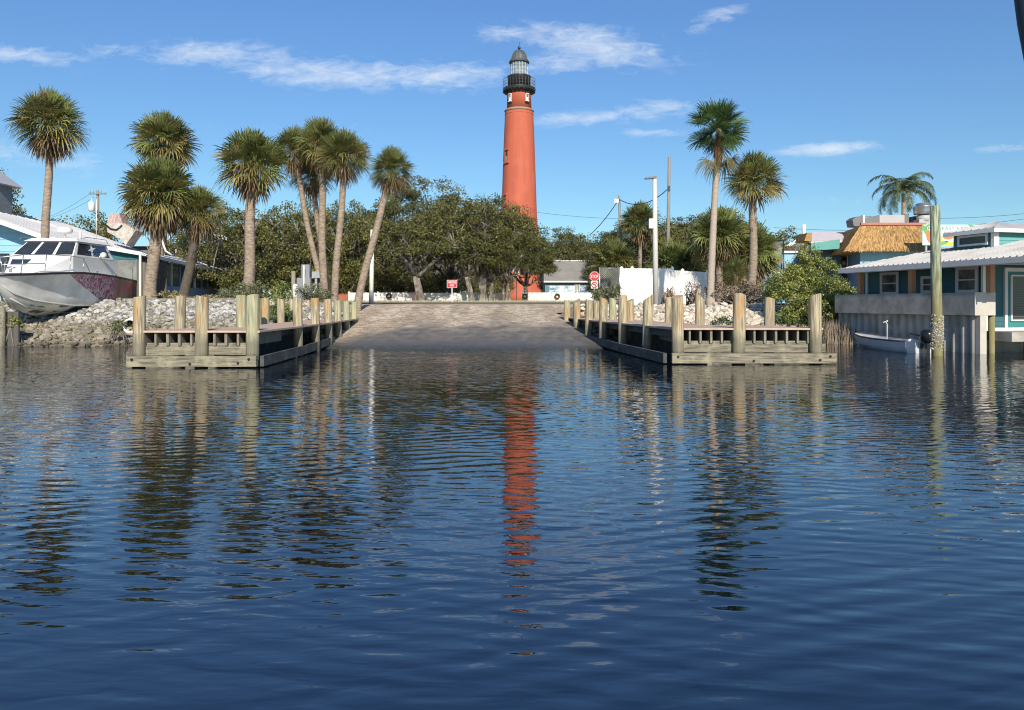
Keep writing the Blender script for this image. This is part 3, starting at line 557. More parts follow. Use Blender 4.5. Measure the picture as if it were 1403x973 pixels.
def lwin(px, py0, py1, w, frame=M_brick, pale=False):
    zc = (lz(py0)+lz(py1))/2; prof = [(154, 19.4), (190, 20.9), (240, 22.6), (300, 24.6)]
    pym = (py0+py1)/2; R = lr(16.5) if pym < 150 else lr(np.interp(pym, [p[0] for p in prof], [p[1] for p in prof]))
    ang = math.asin(max(-.98, min(.98, (px-711.3)/F*LY/R))); nx, ny = math.sin(ang), -math.cos(ang); fr = FR(LX+nx*R, LY+ny*R, -ny, nx, nx, ny)
    z0, z1 = lz(py1), lz(py0); sw_ = .07 if pale else .16
    mb = MB(); mb.fb(fr, -w/2, w/2, -.35, .05, z0, z1); o = mb.build('window', M_white if pale else M_glass, t)
    mb = MB(); 
    for s in (-1, 1): mb.fb(fr, s*w/2-sw_, s*w/2+sw_, -.35, .14, z0, z1)
    mb.fb(fr, -w/2-sw_*1.8, w/2+sw_*1.8, -.35, .28, z1, z1+sw_*2.4); mb.fb(fr, -w/2-sw_*1.8, w/2+sw_*1.8, -.35, .30, z0-sw_*2.4, z0); mb.build('surround', M_white if pale else M_brick, o)
    if pale:
        mb = MB(); mb.fb(fr, -w/2+.04, w/2-.04, -.3, .09, z0+(z1-z0)*.55, z1-.15); mb.build('pane', M_glass, o)
        mb = MB(); mb.fb(fr, -w/2-.2, w/2+.2, -.3, .36, z1+.18, z1+.5); mb.build('lintel', M_black, o); mb = MB(); mb.fb(fr, -w/2-.2, w/2+.2, -.3, .36, z0-.5, z0-.18); mb.build('sill', M_black, o)
    else:
        mb = MB(); mb.fb(fr, -w/2, w/2, -.3, .12, z0, z0+(z1-z0)*.5); mb.build('shutter', M_stone, o)
lwin(699.2, 132.5, 141.5, .5, pale=True); lwin(721.5, 132.5, 141.5, .5, pale=True)
lwin(694.5, 209, 224, 1.0); lwin(692, 270, 282, 1.0)
# ------------------------------------------------------------------ palms
def fan(mb, base, d, pet, L, rng, fold=.25, nb=17, span=105, droop=.35, w=.055):
    d = d.normalized(); up = Vector((0, 0, 1)); side = d.cross(up)
    side = side.normalized() if side.length > .05 else Vector((1, 0, 0)); side = (Matrix.Rotation(rng.uniform(-.9, .9), 3, d) @ side); nrm = side.cross(d).normalized()
    if nrm.z < 0: nrm = -nrm
    hub = base+d*pet-Vector((0, 0, pet*pet*.05))
    if pet > .15:
        s = side*.012; n2 = nrm*.01; mid = base+d*pet*.5-Vector((0, 0, pet*pet*.02)); mb.add([base-s, base+s, mid+s, mid-s, hub+s, hub-s], [(0, 1, 2, 3), (3, 2, 4, 5)])
    VV = [hub-side*.012, hub+side*.012]; FF = []
    for i in range(nb):
        a = math.radians(span)*(2*i/(nb-1)-1)+rng.uniform(-.05, .05); l = L*(1-.32*(abs(a)/math.radians(span))**2)*rng.uniform(.82, 1.12)
        dd = d*math.cos(a)+side*math.sin(a)+nrm*fold*abs(math.sin(a)); dd.normalize(); dr = droop*rng.uniform(.6, 1.4)
        ww = dd.cross(nrm).normalized()*w*.5*(l/.9); p1 = hub+dd*l*.5-Vector((0, 0, dr*l*.10)); p2 = hub+dd*l*.8-Vector((0, 0, dr*l*.36)); p3 = hub+dd*l*.97-Vector((0, 0, dr*l*.85)); k = len(VV)
        VV += [p1+ww, p1-ww, p2+ww*.7, p2-ww*.7, p3]; FF += [(0, 1, k, k+1), (k+1, k, k+2, k+3), (k+3, k+2, k+4)]
    mb.add(VV, FF)
def crown_dirs(n, e0, e1, rng, pw=1.0):
    out = []
    for i in range(n):
        t = (i+.5)/n; el = math.radians(e0+(e1-e0)*(t**pw))+rng.uniform(-.1, .1); az = i*2.39996+rng.uniform(-.25, .25)
        out.append((Vector((math.cos(az)*math.cos(el), math.sin(az)*math.cos(el), math.sin(el))), math.degrees(el)))
    return out
def sabal(label, px, y, cpy, r, base, seed, zbase=None, tr=.17, bend=0.0, dead=.18, dens=1.0, tmat=None, boots=0, cat='palm tree', cpx=None, gap=0, squash=.95, yellow=1.0):
    rng = random.Random(seed); bx = PX(base, y); cz = PZ(cpy, y); cx = PX(px, y); bz = (ground_z(bx, y) if zbase is None else zbase)-.1
    t = thing('sabal_palm', (bx, y, bz), label, cat, 'sabal palms along the shore')
    tz = cz-.25*r; path = []; rad = []
    nseg = 26
    for i in range(nseg+1):
        s = i/nseg; x = bx+(cx-bx)*(s**(1+bend) if bend >= 0 else 1-(1-s)**(1-bend)); path.append((x+.03*math.sin(s*9+seed), y+.03*math.cos(s*7), bz+(tz-bz)*s))
        rr = tr*(1.25-.35*s if s < .15 else 1.18-.25*s)*(1+(.035 if i % 2 else -.02)); rr *= 1.22 if s > .94 else 1; rad.append(rr)
    mb = MB(); mb.tube(path, rad, 12)
    if boots:
        for i in range(boots):
            s = 1-.55*(i/boots)**1.3; a = rng.uniform(0, 6.28); p = Vector(path[int(s*nseg)]); o = Vector((math.cos(a), math.sin(a), 0))
            mb.beam(p+o*tr*.8, p+o*(tr+.10)+Vector((0, 0, .28)), .10, .03)
    mb.build('trunk', tmat or M_ptrunk, t)
    C = Vector((cx, y, cz-.05*r)); g, ye, de = MB(), MB(), MB()
    for d, el in crown_dirs(int(125*dens), 88, -38, rng, .95):
        mbx = g if (el > 25 and rng.random() > .12*yellow) or rng.random() > .5*yellow else ye
        if el < -12: mbx = ye if rng.random() < .65*yellow else g
        f = r*rng.uniform(.84, 1.08)*(squash if el > 40 else 1); pk = rng.uniform(.42, .62); fan(mbx, C, d, f*pk, f*(1.08-pk), rng, nb=19, droop=.08+.16*(el < 40)+.25*(el < 0), w=.05*r/1.5, fold=.4)
    for d, el in crown_dirs(26, 60, -40, rng): fan(g, C, d, r*.12, r*.42, rng, nb=11, droop=.3, w=.06*r/1.5, fold=.4)
    if dead:
        for d, el in crown_dirs(int(150*dead), -38, -74, rng): fan(de, C-Vector((0, 0, .1*r)), d, r*.42, r*.48, rng, nb=9, span=70, droop=.5, w=.07*r/1.5)
        for d, el in crown_dirs(int(50*dead), -60, -86, rng): fan(de, C-Vector((0, 0, .2*r)), d, r*.3, r*.5, rng, nb=7, span=50, droop=.5, w=.07*r/1.5)
    g.build('green_fronds', M_palm_g, t, recalc=False)
    if ye.v: ye.build('yellowing_fronds', M_palm_y, t, recalc=False)
    if de.v: de.build('dead_fronds', M_palm_d, t, recalc=False)
    return t
R = lambda rp, y: rp/F*y*.95
sabal('tall slender sabal palm with a round crown rising behind the stranded boat', 68, 34, 165, R(52, 34), 60, 1, dead=.30, tr=.16)
sabal('sabal palm whose round crown stands above the two shorter shaggy palms on the left', 226, 42, 192, R(47, 42), 216, 2, dead=.25, tr=.2)
sabal('broad shaggy sabal palm with golden brown skirt in front of the blue restaurant', 219, 34.2, 262, R(58, 34.2), 204, 3, dead=.5, dens=1.25, tr=.24, boots=20)
sabal('short dark-trunked sabal palm right beside the golden shaggy palm', 274, 35, 287, R(40, 35), 250, 4, dead=.35, tr=.19, tmat=M_ptrunk_d, boots=40)
sabal('thick-trunked sabal palm with a wide spiky crown left of the palm clump', 345, 34, 222, R(54, 34), 340, 5, dead=.10, tr=.21, dens=.95, boots=14)
sabal('leaning sabal palm with curved trunk, leftmost of the clump of palms', 404, 38, 205, R(38, 38), 448, 6, dead=.08, tr=.13, bend=-.1, dens=.9)
sabal('straight sabal palm with the highest crown in the middle of the clump', 440, 36.5, 196, R(42, 36.5), 444, 7, dead=.08, tr=.16, dens=.9)
sabal('low hidden sabal palm whose crown fills the middle of the clump', 428, 39, 238, R(36, 39), 452, 17, dead=.1, tr=.14, dens=.8)
sabal('pale-trunked sabal palm leaning right, rightmost of the clump of palms', 472, 35.4, 212, R(42, 35.4), 456, 8, dead=.1, tr=.145, dens=.95)
sabal('sabal palm leaning strongly to the right beside the white light pole', 536, 37, 230, R(36, 37), 488, 9, dead=.22, tr=.16, bend=.15, dens=.85)
sabal('sabal palm with yellowing lower fronds right beside the tall fan palm', 1033, 38, 245, R(45, 38), 1030, 10, dead=.05, tr=.18, dens=.95, boots=8)
sabal('dark shaggy palm behind the tall fan palm on the right', 985, 47, 320, R(45, 47), 985, 11, dead=.15, tr=.2, dens=1.0, yellow=.4)
sabal('dark palm crown low behind the right sabal palm trunk', 1028, 48, 345, R(46, 48), 1016, 12, dead=.15, tr=.2, dens=.9, yellow=.4)
sabal('small young palm with drooping yellow fronds at the foot of the dark palms', 1007, 42, 372, R(27, 42), 1010, 13, dead=.05, tr=.12, dens=.5, yellow=1.2)
sabal('slim sabal palm standing behind the white vinyl fence left of the wooden pole', 877, 64, 303, R(32, 64), 877, 14, dead=.12, tr=.19, dens=.8)
sabal('low bushy palmetto behind the chain-link gate', 842, 60, 358, R(38, 60), 842, 15, dead=.05, tr=.2, dens=.8)
sabal('wide green palmetto just above the white vinyl fence', 925, 52, 362, R(42, 52), 925, 16, dead=.0, tr=.2, dens=.75, yellow=.3)
# tall Washingtonia-like fan palm
def fanpalm():
    rng = random.Random(21); y = 35.0; t = thing('fan_palm', (PX(973, y), y, 1.5), 'tallest palm on the right, slender pale trunk and open tufted crown', 'palm tree')
    bx, cx, cz = PX(973, y), PX(985, y), PZ(177, y); bz = ground_z(bx, y)-.1
    path = [(bx+(cx-bx)*(s**1.3), y, bz+(cz-bz)*s) for s in [i/30 for i in range(31)]]
    mb = MB(); mb.tube(path, [.17-.05*i/30+(.012 if i % 2 else 0)+(.05 if i < 2 else 0) for i in range(31)], 12); mb.build('trunk', mat('pale_palm_trunk', (.42, .36, .29), (.30, .25, .20), 5, .9, .02, 9, (1, 1, 3)), t)
    mb = MB(); mb.tube([(cx-.05, y, PZ(228, y)), (cx-.02, y, PZ(205, y)), (cx, y, PZ(180, y))], [.16, .22, .13], 10); mb.build('fibre_sheath', mat('orange_palm_fibre', (.28, .15, .07), (.15, .09, .05), 8, .95, .03, 12), t)
    C = Vector((cx, y, cz)); g, ye = MB(), MB()
    for d, el in crown_dirs(46, 84, -48, rng): f = R(52, y)*rng.uniform(.86, 1.08); fan(g, C, d, f*.55*rng.uniform(.7, 1.05), f*.48, rng, nb=27, span=115, droop=.2, w=.055, fold=.25)
    for d, el in crown_dirs(20, 60, -45, rng): fan(g, C-Vector((0, 0, .15)), d, .35, .7, rng, nb=20, span=110, droop=.4, w=.055, fold=.3)
    for d, el in crown_dirs(9, -38, -70, rng): fan(ye, C-Vector((0, 0, .7)), d, .85, .75, rng, nb=20, span=100, droop=.6, w=.05)
    g.build('green_fronds', M_palm_w, t, recalc=False); ye.build('yellowing_fronds', M_palm_y, t, recalc=False)
fanpalm()
def queen():
    rng = random.Random(9); y = 58.0; cx, cz = PX(1238, y), PZ(262, y); t = thing('feather_palm', (cx, y, 1.6), 'feathery palm with long arching fronds behind the thatched roof', 'palm tree')
    mb = MB(); mb.tube([(cx+.1, y, 1.5), (cx+.05, y, 5), (cx, y, cz-.2)], [.22, .19, .15], 10); mb.build('trunk', M_ptrunk, t); g, rc = MB(), MB(); rm = R(52, y)
    for d, el in crown_dirs(22, 78, -18, rng):
        L = rm*rng.uniform(.8, 1.05); hz = Vector((d.x, d.y, 0)).normalized(); pts = []; p = Vector((cx, y, cz)); e = math.radians(max(el, 8)+12)
        for k in range(13): pts.append(p.copy()); p = p+(hz*math.cos(e)+Vector((0, 0, math.sin(e))))*L*1.25/12; e -= math.radians(11.5+(6 if k > 7 else 0))
        rc.tube(pts, [.03*(1-k/14) for k in range(13)], 4); side = Vector((-hz.y, hz.x, 0))
        for k in range(1, 39):
            s = k/39*12; i = int(s); q = pts[i].lerp(pts[min(i+1, 12)], s-i); ax = (pts[min(i+1, 12)]-pts[max(i-1, 0)]).normalized(); ll = .62*math.sin(math.pi*(.12+.85*k/39))+.08
            for sg in (-1, 1):
                dd = (side*sg*.8+ax*.5+Vector((0, 0, -.35+rng.uniform(-.3, .3)))).normalized(); w = ax*.028; tip = q+dd*ll-Vector((0, 0, .22*ll)); m_ = q+dd*ll*.5; g.add([q-w, q+w, m_+w, tip, m_-w], [(0, 1, 2, 4), (4, 2, 3)])
    g.build('leaflets', mat('feather_palm_leaves', (.10, .14, .06), (.07, .10, .045), 2, .5, island=(.6, 1.5), trans=.2), t, recalc=False); rc.build('frond_ribs', M_palm_y, t)
queen()
# ------------------------------------------------------------------ oaks
def oak_proto(name, label, seed, H, Rr, cb, nclump, per, lsize, leafm, loc, sc=(1, 1, 1), group=None, trunk_r=.34, ntr=1):
    rng = random.Random(seed); ng = np.random.default_rng(seed)
    t = thing(name, (0, 0, 0), label, 'tree', group, local=True); mb = MB(); nodes = []
    th = H*.24
    for k in range(ntr):
        a0 = rng.uniform(0, 6.28); bx, by = (0, 0) if ntr == 1 else (math.cos(a0+k*2.4)*.9, math.sin(a0+k*2.4)*.5)
        lx, ly = bx+rng.uniform(-.8, .8), by+rng.uniform(-.3, .3); fork = Vector((lx, ly, th))
        mb.tube([(bx, by, -.3), (bx, by, .05), (bx+(lx-bx)*.3, by, th*.35), tuple(fork)], [trunk_r*1.9, trunk_r*1.35, trunk_r, trunk_r*.85], 10)
        nl = 8 if ntr == 1 else 5
        for i in range(nl):
            az = i/nl*6.283+rng.uniform(-.4, .4); end = Vector((math.cos(az)*Rr*rng.uniform(.5, .85), math.sin(az)*Rr*rng.uniform(.5, .85), H*rng.uniform(.5, .88))); pts = [fork]; 
            mid = fork.lerp(end, .5)+Vector((rng.uniform(-.6, .6), rng.uniform(-.6, .6), rng.uniform(-.9, .5)))
            for s in (.17, .33, .5, .66, .83, 1): q = fork*(1-s)**2+mid*2*s*(1-s)+end*s*s; pts.append(q+Vector([rng.uniform(-.16, .16) for _ in range(3)]))
            mb.tube(pts, [trunk_r*.62*(1-j/7.5) for j in range(7)], 7); nodes += pts[2:]
            for j in (2, 3, 4, 5):
                e2 = pts[j]+Vector((rng.uniform(-1, 1), rng.uniform(-1, 1), rng.uniform(-.1, 1))).normalized()*Rr*rng.uniform(.25, .42); m2 = pts[j].lerp(e2, .5)+Vector((0, 0, rng.uniform(-.4, .2)))
                mb.tube([pts[j], m2, e2], [trunk_r*.26, trunk_r*.17, trunk_r*.06], 5); nodes += [m2, e2]
    ph = [rng.uniform(0, 6.28) for _ in range(4)]; cen = []; rad = []; hc = cb*H
    while len(cen) < nclump:
        v = ng.normal(size=3); v /= np.linalg.norm(v)
        if v[2] < -.25: continue
        az = math.atan2(v[1], v[0]); k = 1+.12*math.sin(2*az+ph[0])+.10*math.sin(3*az+ph[1])+.10*math.sin(5*v[2]+ph[2]); f = rng.uniform(.86, 1) if rng.random() < .72 else rng.uniform(.45, .85)
        c = np.array([v[0]*Rr*k*f, v[1]*Rr*k*f, hc+v[2]*(H-hc)*k*f*(1 if v[2] > 0 else .5*.9)]); cen.append(c); s = Rr/7.2*rng.uniform(.7, 1.35); rad.append((s*1.15, s*1.15, s*.75))
    for c in cen:
        cv = Vector(c); nd = min(nodes, key=lambda q: (q-cv).length_squared)
        if (nd-cv).length < Rr*.6: mb.tube([nd, nd.lerp(cv, .5)+Vector((rng.uniform(-.15, .15), rng.uniform(-.15, .15), 0)), cv], [.05, .035, .012], 4, False)
    mb.build('trunk', M_bark, t)
    quads('crown', leaves(ng, cen, rad, per, lsize), leafm, t)
    t.location = loc; t.scale = sc
    return t
def place(px, y, z=None): x = PX(px, y); return (x, y, (ground_z(x, y) if z is None else z)-.05)
oakA = oak_proto('live_oak', 'big live oak left of the lighthouse with a thick forked trunk behind the red sign', 31, 10, 5.4, .48, 210, 125, .21, M_leaf_oak, place(652, 68), (.95, .6, .98), ntr=3, trunk_r=.27, group='live oaks by the picket fence')
oakB = oak_proto('live_oak', 'dark live oak with a leaning trunk above the left end of the picket fence', 32, 10, 5.2, .49, 210, 125, .21, M_leaf_oak, place(577, 66), (1, .55, 1), group='live oaks by the picket fence')
oakC = oak_proto('live_oak', 'low bushy live oak just behind the thick palm trunk on the left', 33, 7, 4.2, .26, 190, 120, .18, M_leaf_oak2, place(330, 52), group='bushy oaks behind the left palms', trunk_r=.22)
G1 = 'live oaks by the picket fence'; G2 = 'bushy oaks behind the left palms'; G3 = 'oaks behind the white fence'; G4 = 'oaks beyond the roofs'
for src, px, y, rz, sc, lab, grp in (
    (oakB, 530, 82, 1.2, (1.05, 1, 1.0), 'live oak just right of the white light pole behind the picket fence', G1),
    (oakA, 617, 80, 2.1, (1.0, 1, 1.06), 'live oak with pale limbs behind the red sign', G1),
    (oakB, 672, 68, 4.0, (.72, .5, .82), 'live oak with a straight pale trunk right of the big forked oak', G1),
    (oakA, 695, 68, 5.1, (.55, .5, .74), 'smaller oak with a dark trunk under the lighthouse', G1),
    (oakB, 722, 77, .6, (.62, .7, .72), 'oak low in front of the foot of the lighthouse', G1),
    (oakC, 385, 56, 1.0, (1, 1, 1.08), 'bushy oak between the thick palm and the palm clump', G2),
    (oakC, 440, 75, 2.4, (1.3, 1, 1.5), 'bushy oak directly behind the palm clump', G2),
    (oakC, 487, 77, 3.6, (1.15, 1, 1.5), 'bushy oak left of the strongly leaning palm', G2),
    (oakC, 300, 64, 5.0, (1.1, 1, 1.1), 'bushy oak behind the end of the blue restaurant', G2),
    (oakA, 430, 80, .5, (1.1, 1, .9), 'tall oak far behind the palm clump', G2),
    (oakA, 350, 84, 1.9, (1.2, 1, .82), 'wide oak far behind the thick palm trunk', G2),
    (oakB, 765, 112, 2.8, (1.0, .9, 1.02), 'oak just right of the lighthouse behind the grey-roofed house', G3),
    (oakA, 805, 113, 3.9, (1.15, 1, 1.02), 'oak behind the right end of the grey-roofed house', G3),
    (oakC, 785, 109, 1.2, (1.7, 1.2, 1.35), 'low oak tangled with dead branches behind the grey roof', G3),
    (oakB, 856, 96, .3, (1, 1, .92), 'oak behind the chain-link gate', G3),
    (oakC, 862, 76, 2.2, (.75, 1, .95), 'low olive oak just left of the slim palm', G3),
    (oakA, 895, 90, 5.5, (1, 1, .9), 'oak behind the tall light pole', G3),
    (oakC, 905, 70, 4.4, (1.15, 1, 1.1), 'low oak behind the white fence by the wooden pole', G3),
    (oakB, 938, 86, 1.7, (1, 1, .9), 'oak behind the wooden utility pole', G3),
    (oakC, 965, 60, .9, (1.0, 1, 1.0), 'dark low oak left of the fan palm trunk', G3),
    (oakC, 1003, 58, 3.0, (1, 1, 1.05), 'dark low oak behind the young yellow palm', G3),
    (oakA, 1010, 92, 4.6, (1, 1, .8), 'oak far behind the right sabal palm', G4),
    (oakC, 1060, 100, 1.4, (1.6, 1.3, 1.45), 'wide oak beyond the banner and the blue building', G4),
    (oakC, 1125, 112, 5.2, (1.5, 1.3, 1.45), 'distant oak beyond the green awning roof', G4),
    (oakC, 90, 66, 2.6, (1.2, 1, 1.08), 'oak peeking over the blue restaurant roof beside the first palm', G4),
    (oakC, 150, 66, 3.3, (1.2, 1, 1.15), 'oak over the restaurant roof below the transformer pole', G4),
    (oakC, 25, 62, 4.1, (1.0, 1, 1.15), 'oak behind the restaurant cupola at the left edge', G4),
    (oakC, 492, 98, .4, (1.0, 1, 1.0), 'low dark oak in front of the left end of the brick house', G1),
    (oakC, 545, 99, 1.4, (.9, 1, 1.0), 'low dark oak in front of the right end of the brick house', G1),
    (oakC, 590, 96, 2.4, (1.1, 1, 1.1), 'low oak filling the gap left of the red sign', G1),
    (oakC, 628, 97, 3.4, (1.1, 1, 1.1), 'low oak filling the gap right of the red sign', G1),
    (oakC, 660, 98, 4.4, (.7, 1, 1.1), 'low oak filling the gap behind the big forked oak', G1)):
    copy_thing(src, place(px, y), rz, sc, lab, grp)
copy_thing(oakB, place(-52, 50), 1.0, (.8, .8, .92), 'tall oak reaching into the left edge above the cupola', G4)
# distant wood closing the horizon
ng = np.random.default_rng(77); cen = []; rad = []
for i in range(900):
    x = ng.uniform(-260, 300); y = 150+ng.uniform(25, 60)+abs(x)*.15; h = 7.5+1.6*math.sin(x*.07)+1.2*math.sin(x*.19+2)
    cen.append((x, y, 1.7+ng.uniform(.05, 1)*h)); s = ng.uniform(2.2, 4); rad.append((s, s, s*.6))
quads('wood', leaves(ng, cen, rad, 60, .9), M_leaf_oak, label='distant low woodland closing the horizon behind the town', cat='woodland', kind='stuff')
# ------------------------------------------------------------------ shrubs
def shrub(name, label, cat, blobs, m, per, size, seed, loc, density=26, crad=.22, stems=12, stemm=None, name2='foliage'):
    ng = np.random.default_rng(seed); rng = random.Random(seed); t = thing(name, loc, label, cat); cen = []; rad = []
    for x, y, z, rx, ry, rz in blobs:
        for i in range(int(density*max(.3, rx*rz*2.2))):
            v = ng.normal(size=3); v /= np.linalg.norm(v); f = ng.random()**.4; cen.append((x+v[0]*rx*f, y+v[1]*ry*f, z+v[2]*rz*f)); s = crad*ng.uniform(.6, 1.3); rad.append((s, s, s*.85))
    mb = MB()
    for i in range(stems):
        c = cen[rng.randrange(len(cen))]; b = Vector(loc)+Vector((rng.uniform(-.4, .4), rng.uniform(-.2, .2), 0)); e = Vector(c); mb.tube([b, b.lerp(e, .5)+Vector((rng.uniform(-.15, .15), 0, .1)), e], [.03, .02, .008], 4)
    mb.build('stems', stemm or M_bark, t); quads(name2, leaves(ng, cen, rad, per, size, asp=.5), m, t); return t
def B(px, py, y, rx, rz, ry=None): return (PX(px, y), y, PZ(py, y), R(rx, y), R(ry or rx, y), R(rz, y))
shrub('mangrove_bush', 'large yellow-green mangrove bush between the right dock and the seawall', 'bush',
      [B(1107, 356, 31, 18, 26), B(1125, 372, 31, 24, 22), B(1085, 376, 31, 24, 20), B(1100, 385, 31, 34, 24), B(1085, 400, 31, 34, 22), B(1140, 400, 30.5, 32, 24), B(1120, 425, 30.3, 50, 26), B(1155, 428, 30, 24, 22), B(1090, 432, 30.6, 26, 20), B(1064, 395, 32, 22, 20), B(1148, 445, 29.6, 26, 14)], M_leaf_bush, 70, .085, 51, place(1115, 31), 46, .22, 40)
shrub('dry_bush', 'brown twiggy bush at the foot of the fan palm and the young palm', 'bush', [B(985, 400, 35.2, 22, 14), B(1020, 398, 35.6, 26, 16), B(1050, 402, 34.5, 20, 16)], M_dry, 40, .09, 52, place(1010, 35.5), 40, .2, 60)
shrub('small_bush', 'dark green low bush among the pale rocks behind the right dock', 'bush', [B(1000, 441, 29.2, 26, 6), B(1070, 440, 29, 14, 8)], M_leaf_dark, 40, .08, 53, place(1010, 29.2), 60, .14, 8)
shrub('grey_green_shrub', 'rounded grey-green shrub at the foot of the thick palm trunk', 'bush', [B(330, 402, 33.6, 24, 12), B(350, 396, 34, 26, 13), B(310, 404, 33.6, 12, 6)], M_leaf_grey, 44, .07, 54, place(342, 34), 60, .18, 20)
shrub('green_shrub', 'bright green shrub with small pale flowers behind the left dock posts', 'bush', [B(384, 400, 32, 16, 18), B(378, 425, 30.5, 16, 20), B(395, 430, 30.3, 12, 16)], M_leaf_bush, 44, .08, 55, place(385, 31), 60, .18, 20)
shrub('dark_shrub', 'dark green shrub low behind the left dock posts beside the bright shrub', 'bush', [B(385, 437, 29.4, 24, 12), B(362, 440, 29.4, 10, 10)], M_leaf_dark, 44, .08, 56, place(385, 30), 70, .16, 12)
shrub('grey_green_shrub', 'grey-green shrub below the palm clump right of the white utility box', 'bush', [B(425, 400, 33.4, 22, 12), B(445, 404, 33.4, 18, 12)], M_leaf_grey, 44, .07, 57, place(430, 33.5), 60, .18, 20)
shrub('flowering_shrub', 'leafy shrub in front of the chain-link gate at the end of the white fence', 'bush', [B(822, 403, 38, 18, 10), B(838, 400, 38, 14, 10)], M_leaf_grey, 40, .10, 58, place(828, 38), 60, .2, 12)
shrub('leafless_bush', 'thin bare twiggy bush in front of the white vinyl fence', 'bush', [B(917, 398, 36, 12, 12)], M_dry, 12, .05, 59, place(917, 36), 40, .2, 60, M_dry)
shrub('dry_bush', 'dry brown brush along the right end of the white vinyl fence', 'bush', [B(950, 398, 38, 16, 12)], M_dry, 30, .07, 60, place(950, 38), 40, .2, 40, M_dry)
shrub('weed_clump', 'small yellow-green weed on the rocks under the bow of the stranded boat', 'plant', [B(22, 441, 26.9, 9, 9), B(16, 446, 26.9, 6, 5)], M_leaf_bush, 20, .10, 61, place(22, 26.9), 60, .12, 10)
shrub('weed_clump', 'small green weed beside the open drain pipe', 'plant', [B(163, 446, 27.0, 7, 8)], M_leaf_grey, 20, .10, 62, place(163, 27.0), 60, .12, 10)
shrub('dry_grass_clump', 'dry yellow grass tuft at the foot of the dark-trunked palm', 'plant', [B(232, 405, 33.4, 18, 6), B(282, 408, 33.4, 14, 5)], mat('dry_grass', (.30, .25, .12), (.2, .17, .08), 3, .9, island=(.6, 1.4)), 30, .12, 63, place(235, 33.4), 60, .15, 10, M_dry)
def reeds(name, label, px0, px1, y0, y1, h, m, n, seed):
    rng = random.Random(seed); mb = MB()
    for i in range(n):
        y = rng.uniform(y0, y1); x = PX(rng.uniform(px0, px1), y); z = max(-.1, ground_z(x, y)); hh = h*rng.uniform(.5, 1.15); d = Vector((rng.uniform(-.12, .12), rng.uniform(-.1, .1), 0)); w = .013
        mb.add([(x-w, y, z), (x+w, y, z), (x+w*.7+d.x*.5, y+d.y*.5, z+hh*.6), (x-w*.7+d.x*.5, y+d.y*.5, z+hh*.6), (x+d.x, y+d.y, z+hh)], [(0, 1, 2, 3), (3, 2, 4)])
    mb.build(name, m, recalc=False, label=label, cat=name, kind='stuff')
reeds('grass', 'dry green grass verge along the road under the oaks and picket fence', 470, 850, 61.5, 67, .26, mat('verge_grass', (.34, .32, .15), (.20, .21, .09), 3, .9, island=(.6, 1.5)), 5000, 6)
reeds('reeds', 'thin brown shoots standing in the water below the mangrove bush', 1128, 1180, 28.0, 29.6, .85, mat('reed_stalks', (.20, .165, .12), (.11, .09, .07), 4, .9, island=(.6, 1.5)), 700, 5)
# ------------------------------------------------------------------ fences
def picket(label, px0, px1, y, zb, h=.95, step=.12):
    x0, x1 = PX(px0, y), PX(px1, y); t = thing('picket_fence', ((x0+x1)/2, y, zb), label, 'fence', 'white picket fence around the lighthouse grounds'); mb = MB(); x = x0
    while x < x1:
        mb.ext([(x, y, zb+.04), (x+.1, y, zb+.04), (x+.1, y, zb+h-.05), (x+.05, y, zb+h), (x, y, zb+h-.05)], (0, .02, 0)); x += step
    mb.box(x0, x1, y+.021, y+.06, zb+.22, zb+.30); mb.box(x0, x1, y+.021, y+.06, zb+.70, zb+.78); mb.build('panel', M_white, t); x = x0
    while x <= x1+.1: mb = MB(); mb.box(x-.06, x+.06, y+.061, y+.18, zb, zb+h+.08); mb.build('post', M_white, t); x += 2.6
    return t
picket('long white picket fence left of the lighthouse, behind the white light pole and oaks', 478, 568, 69, 1.64, .88)
picket('white picket fence stretch glimpsed between the oak trunks behind the red sign', 574, 690, 70.5, 1.64, .88)
picket('white picket fence right of the lighthouse in front of the grey-roofed house', 716, 836, 72, 1.65, .92)
def torus(mb, c, R_, r, n=20, m=6):
    P = []
    for i in range(n):
        a = 2*math.pi*i/n
        for j in range(m): b = 2*math.pi*j/m; P.append((c[0]+math.cos(a)*(R_+r*math.cos(b)), c[1]+r*math.sin(b), c[2]+math.sin(a)*(R_+r*math.cos(b))))
    mb.add(P, [(i*m+j, ((i+1) % n)*m+j, ((i+1) % n)*m+(j+1) % m, i*m+(j+1) % m) for i in range(n) for j in range(m)], True); return mb
M_wreath = mat('wreath_green', (.03, .05, .02), (.05, .06, .03), 9, .8, .02, 20); M_bow = mat('wreath_bow_red', (.35, .03, .03), rough=.6)
for px, y, lab in ((533, 68.9, 'dark green wreath with red bow on the picket fence right of the leaning palm'), (719.5, 71.9, 'dark green wreath on the end of the picket fence nearest the lighthouse'), (763.5, 71.9, 'dark green wreath on the picket fence in front of the grey-roofed house')):
    x = PX(px, y); z = 2.2; t = thing('wreath', (x, y, z-.25), lab, 'wreath', 'wreaths on the picket fence'); torus(MB(), (x, y-.07, z), .2, .07).build('wreath_ring', M_wreath, t)
    mb = MB(); mb.ext([(x, y-.16, z-.16), (x-.12, y-.16, z-.06), (x-.12, y-.16, z-.26)], (0, .03, 0)); mb.ext([(x, y-.16, z-.16), (x+.12, y-.16, z-.06), (x+.12, y-.16, z-.26)], (0, .03, 0)); mb.build('bow', M_bow, t)
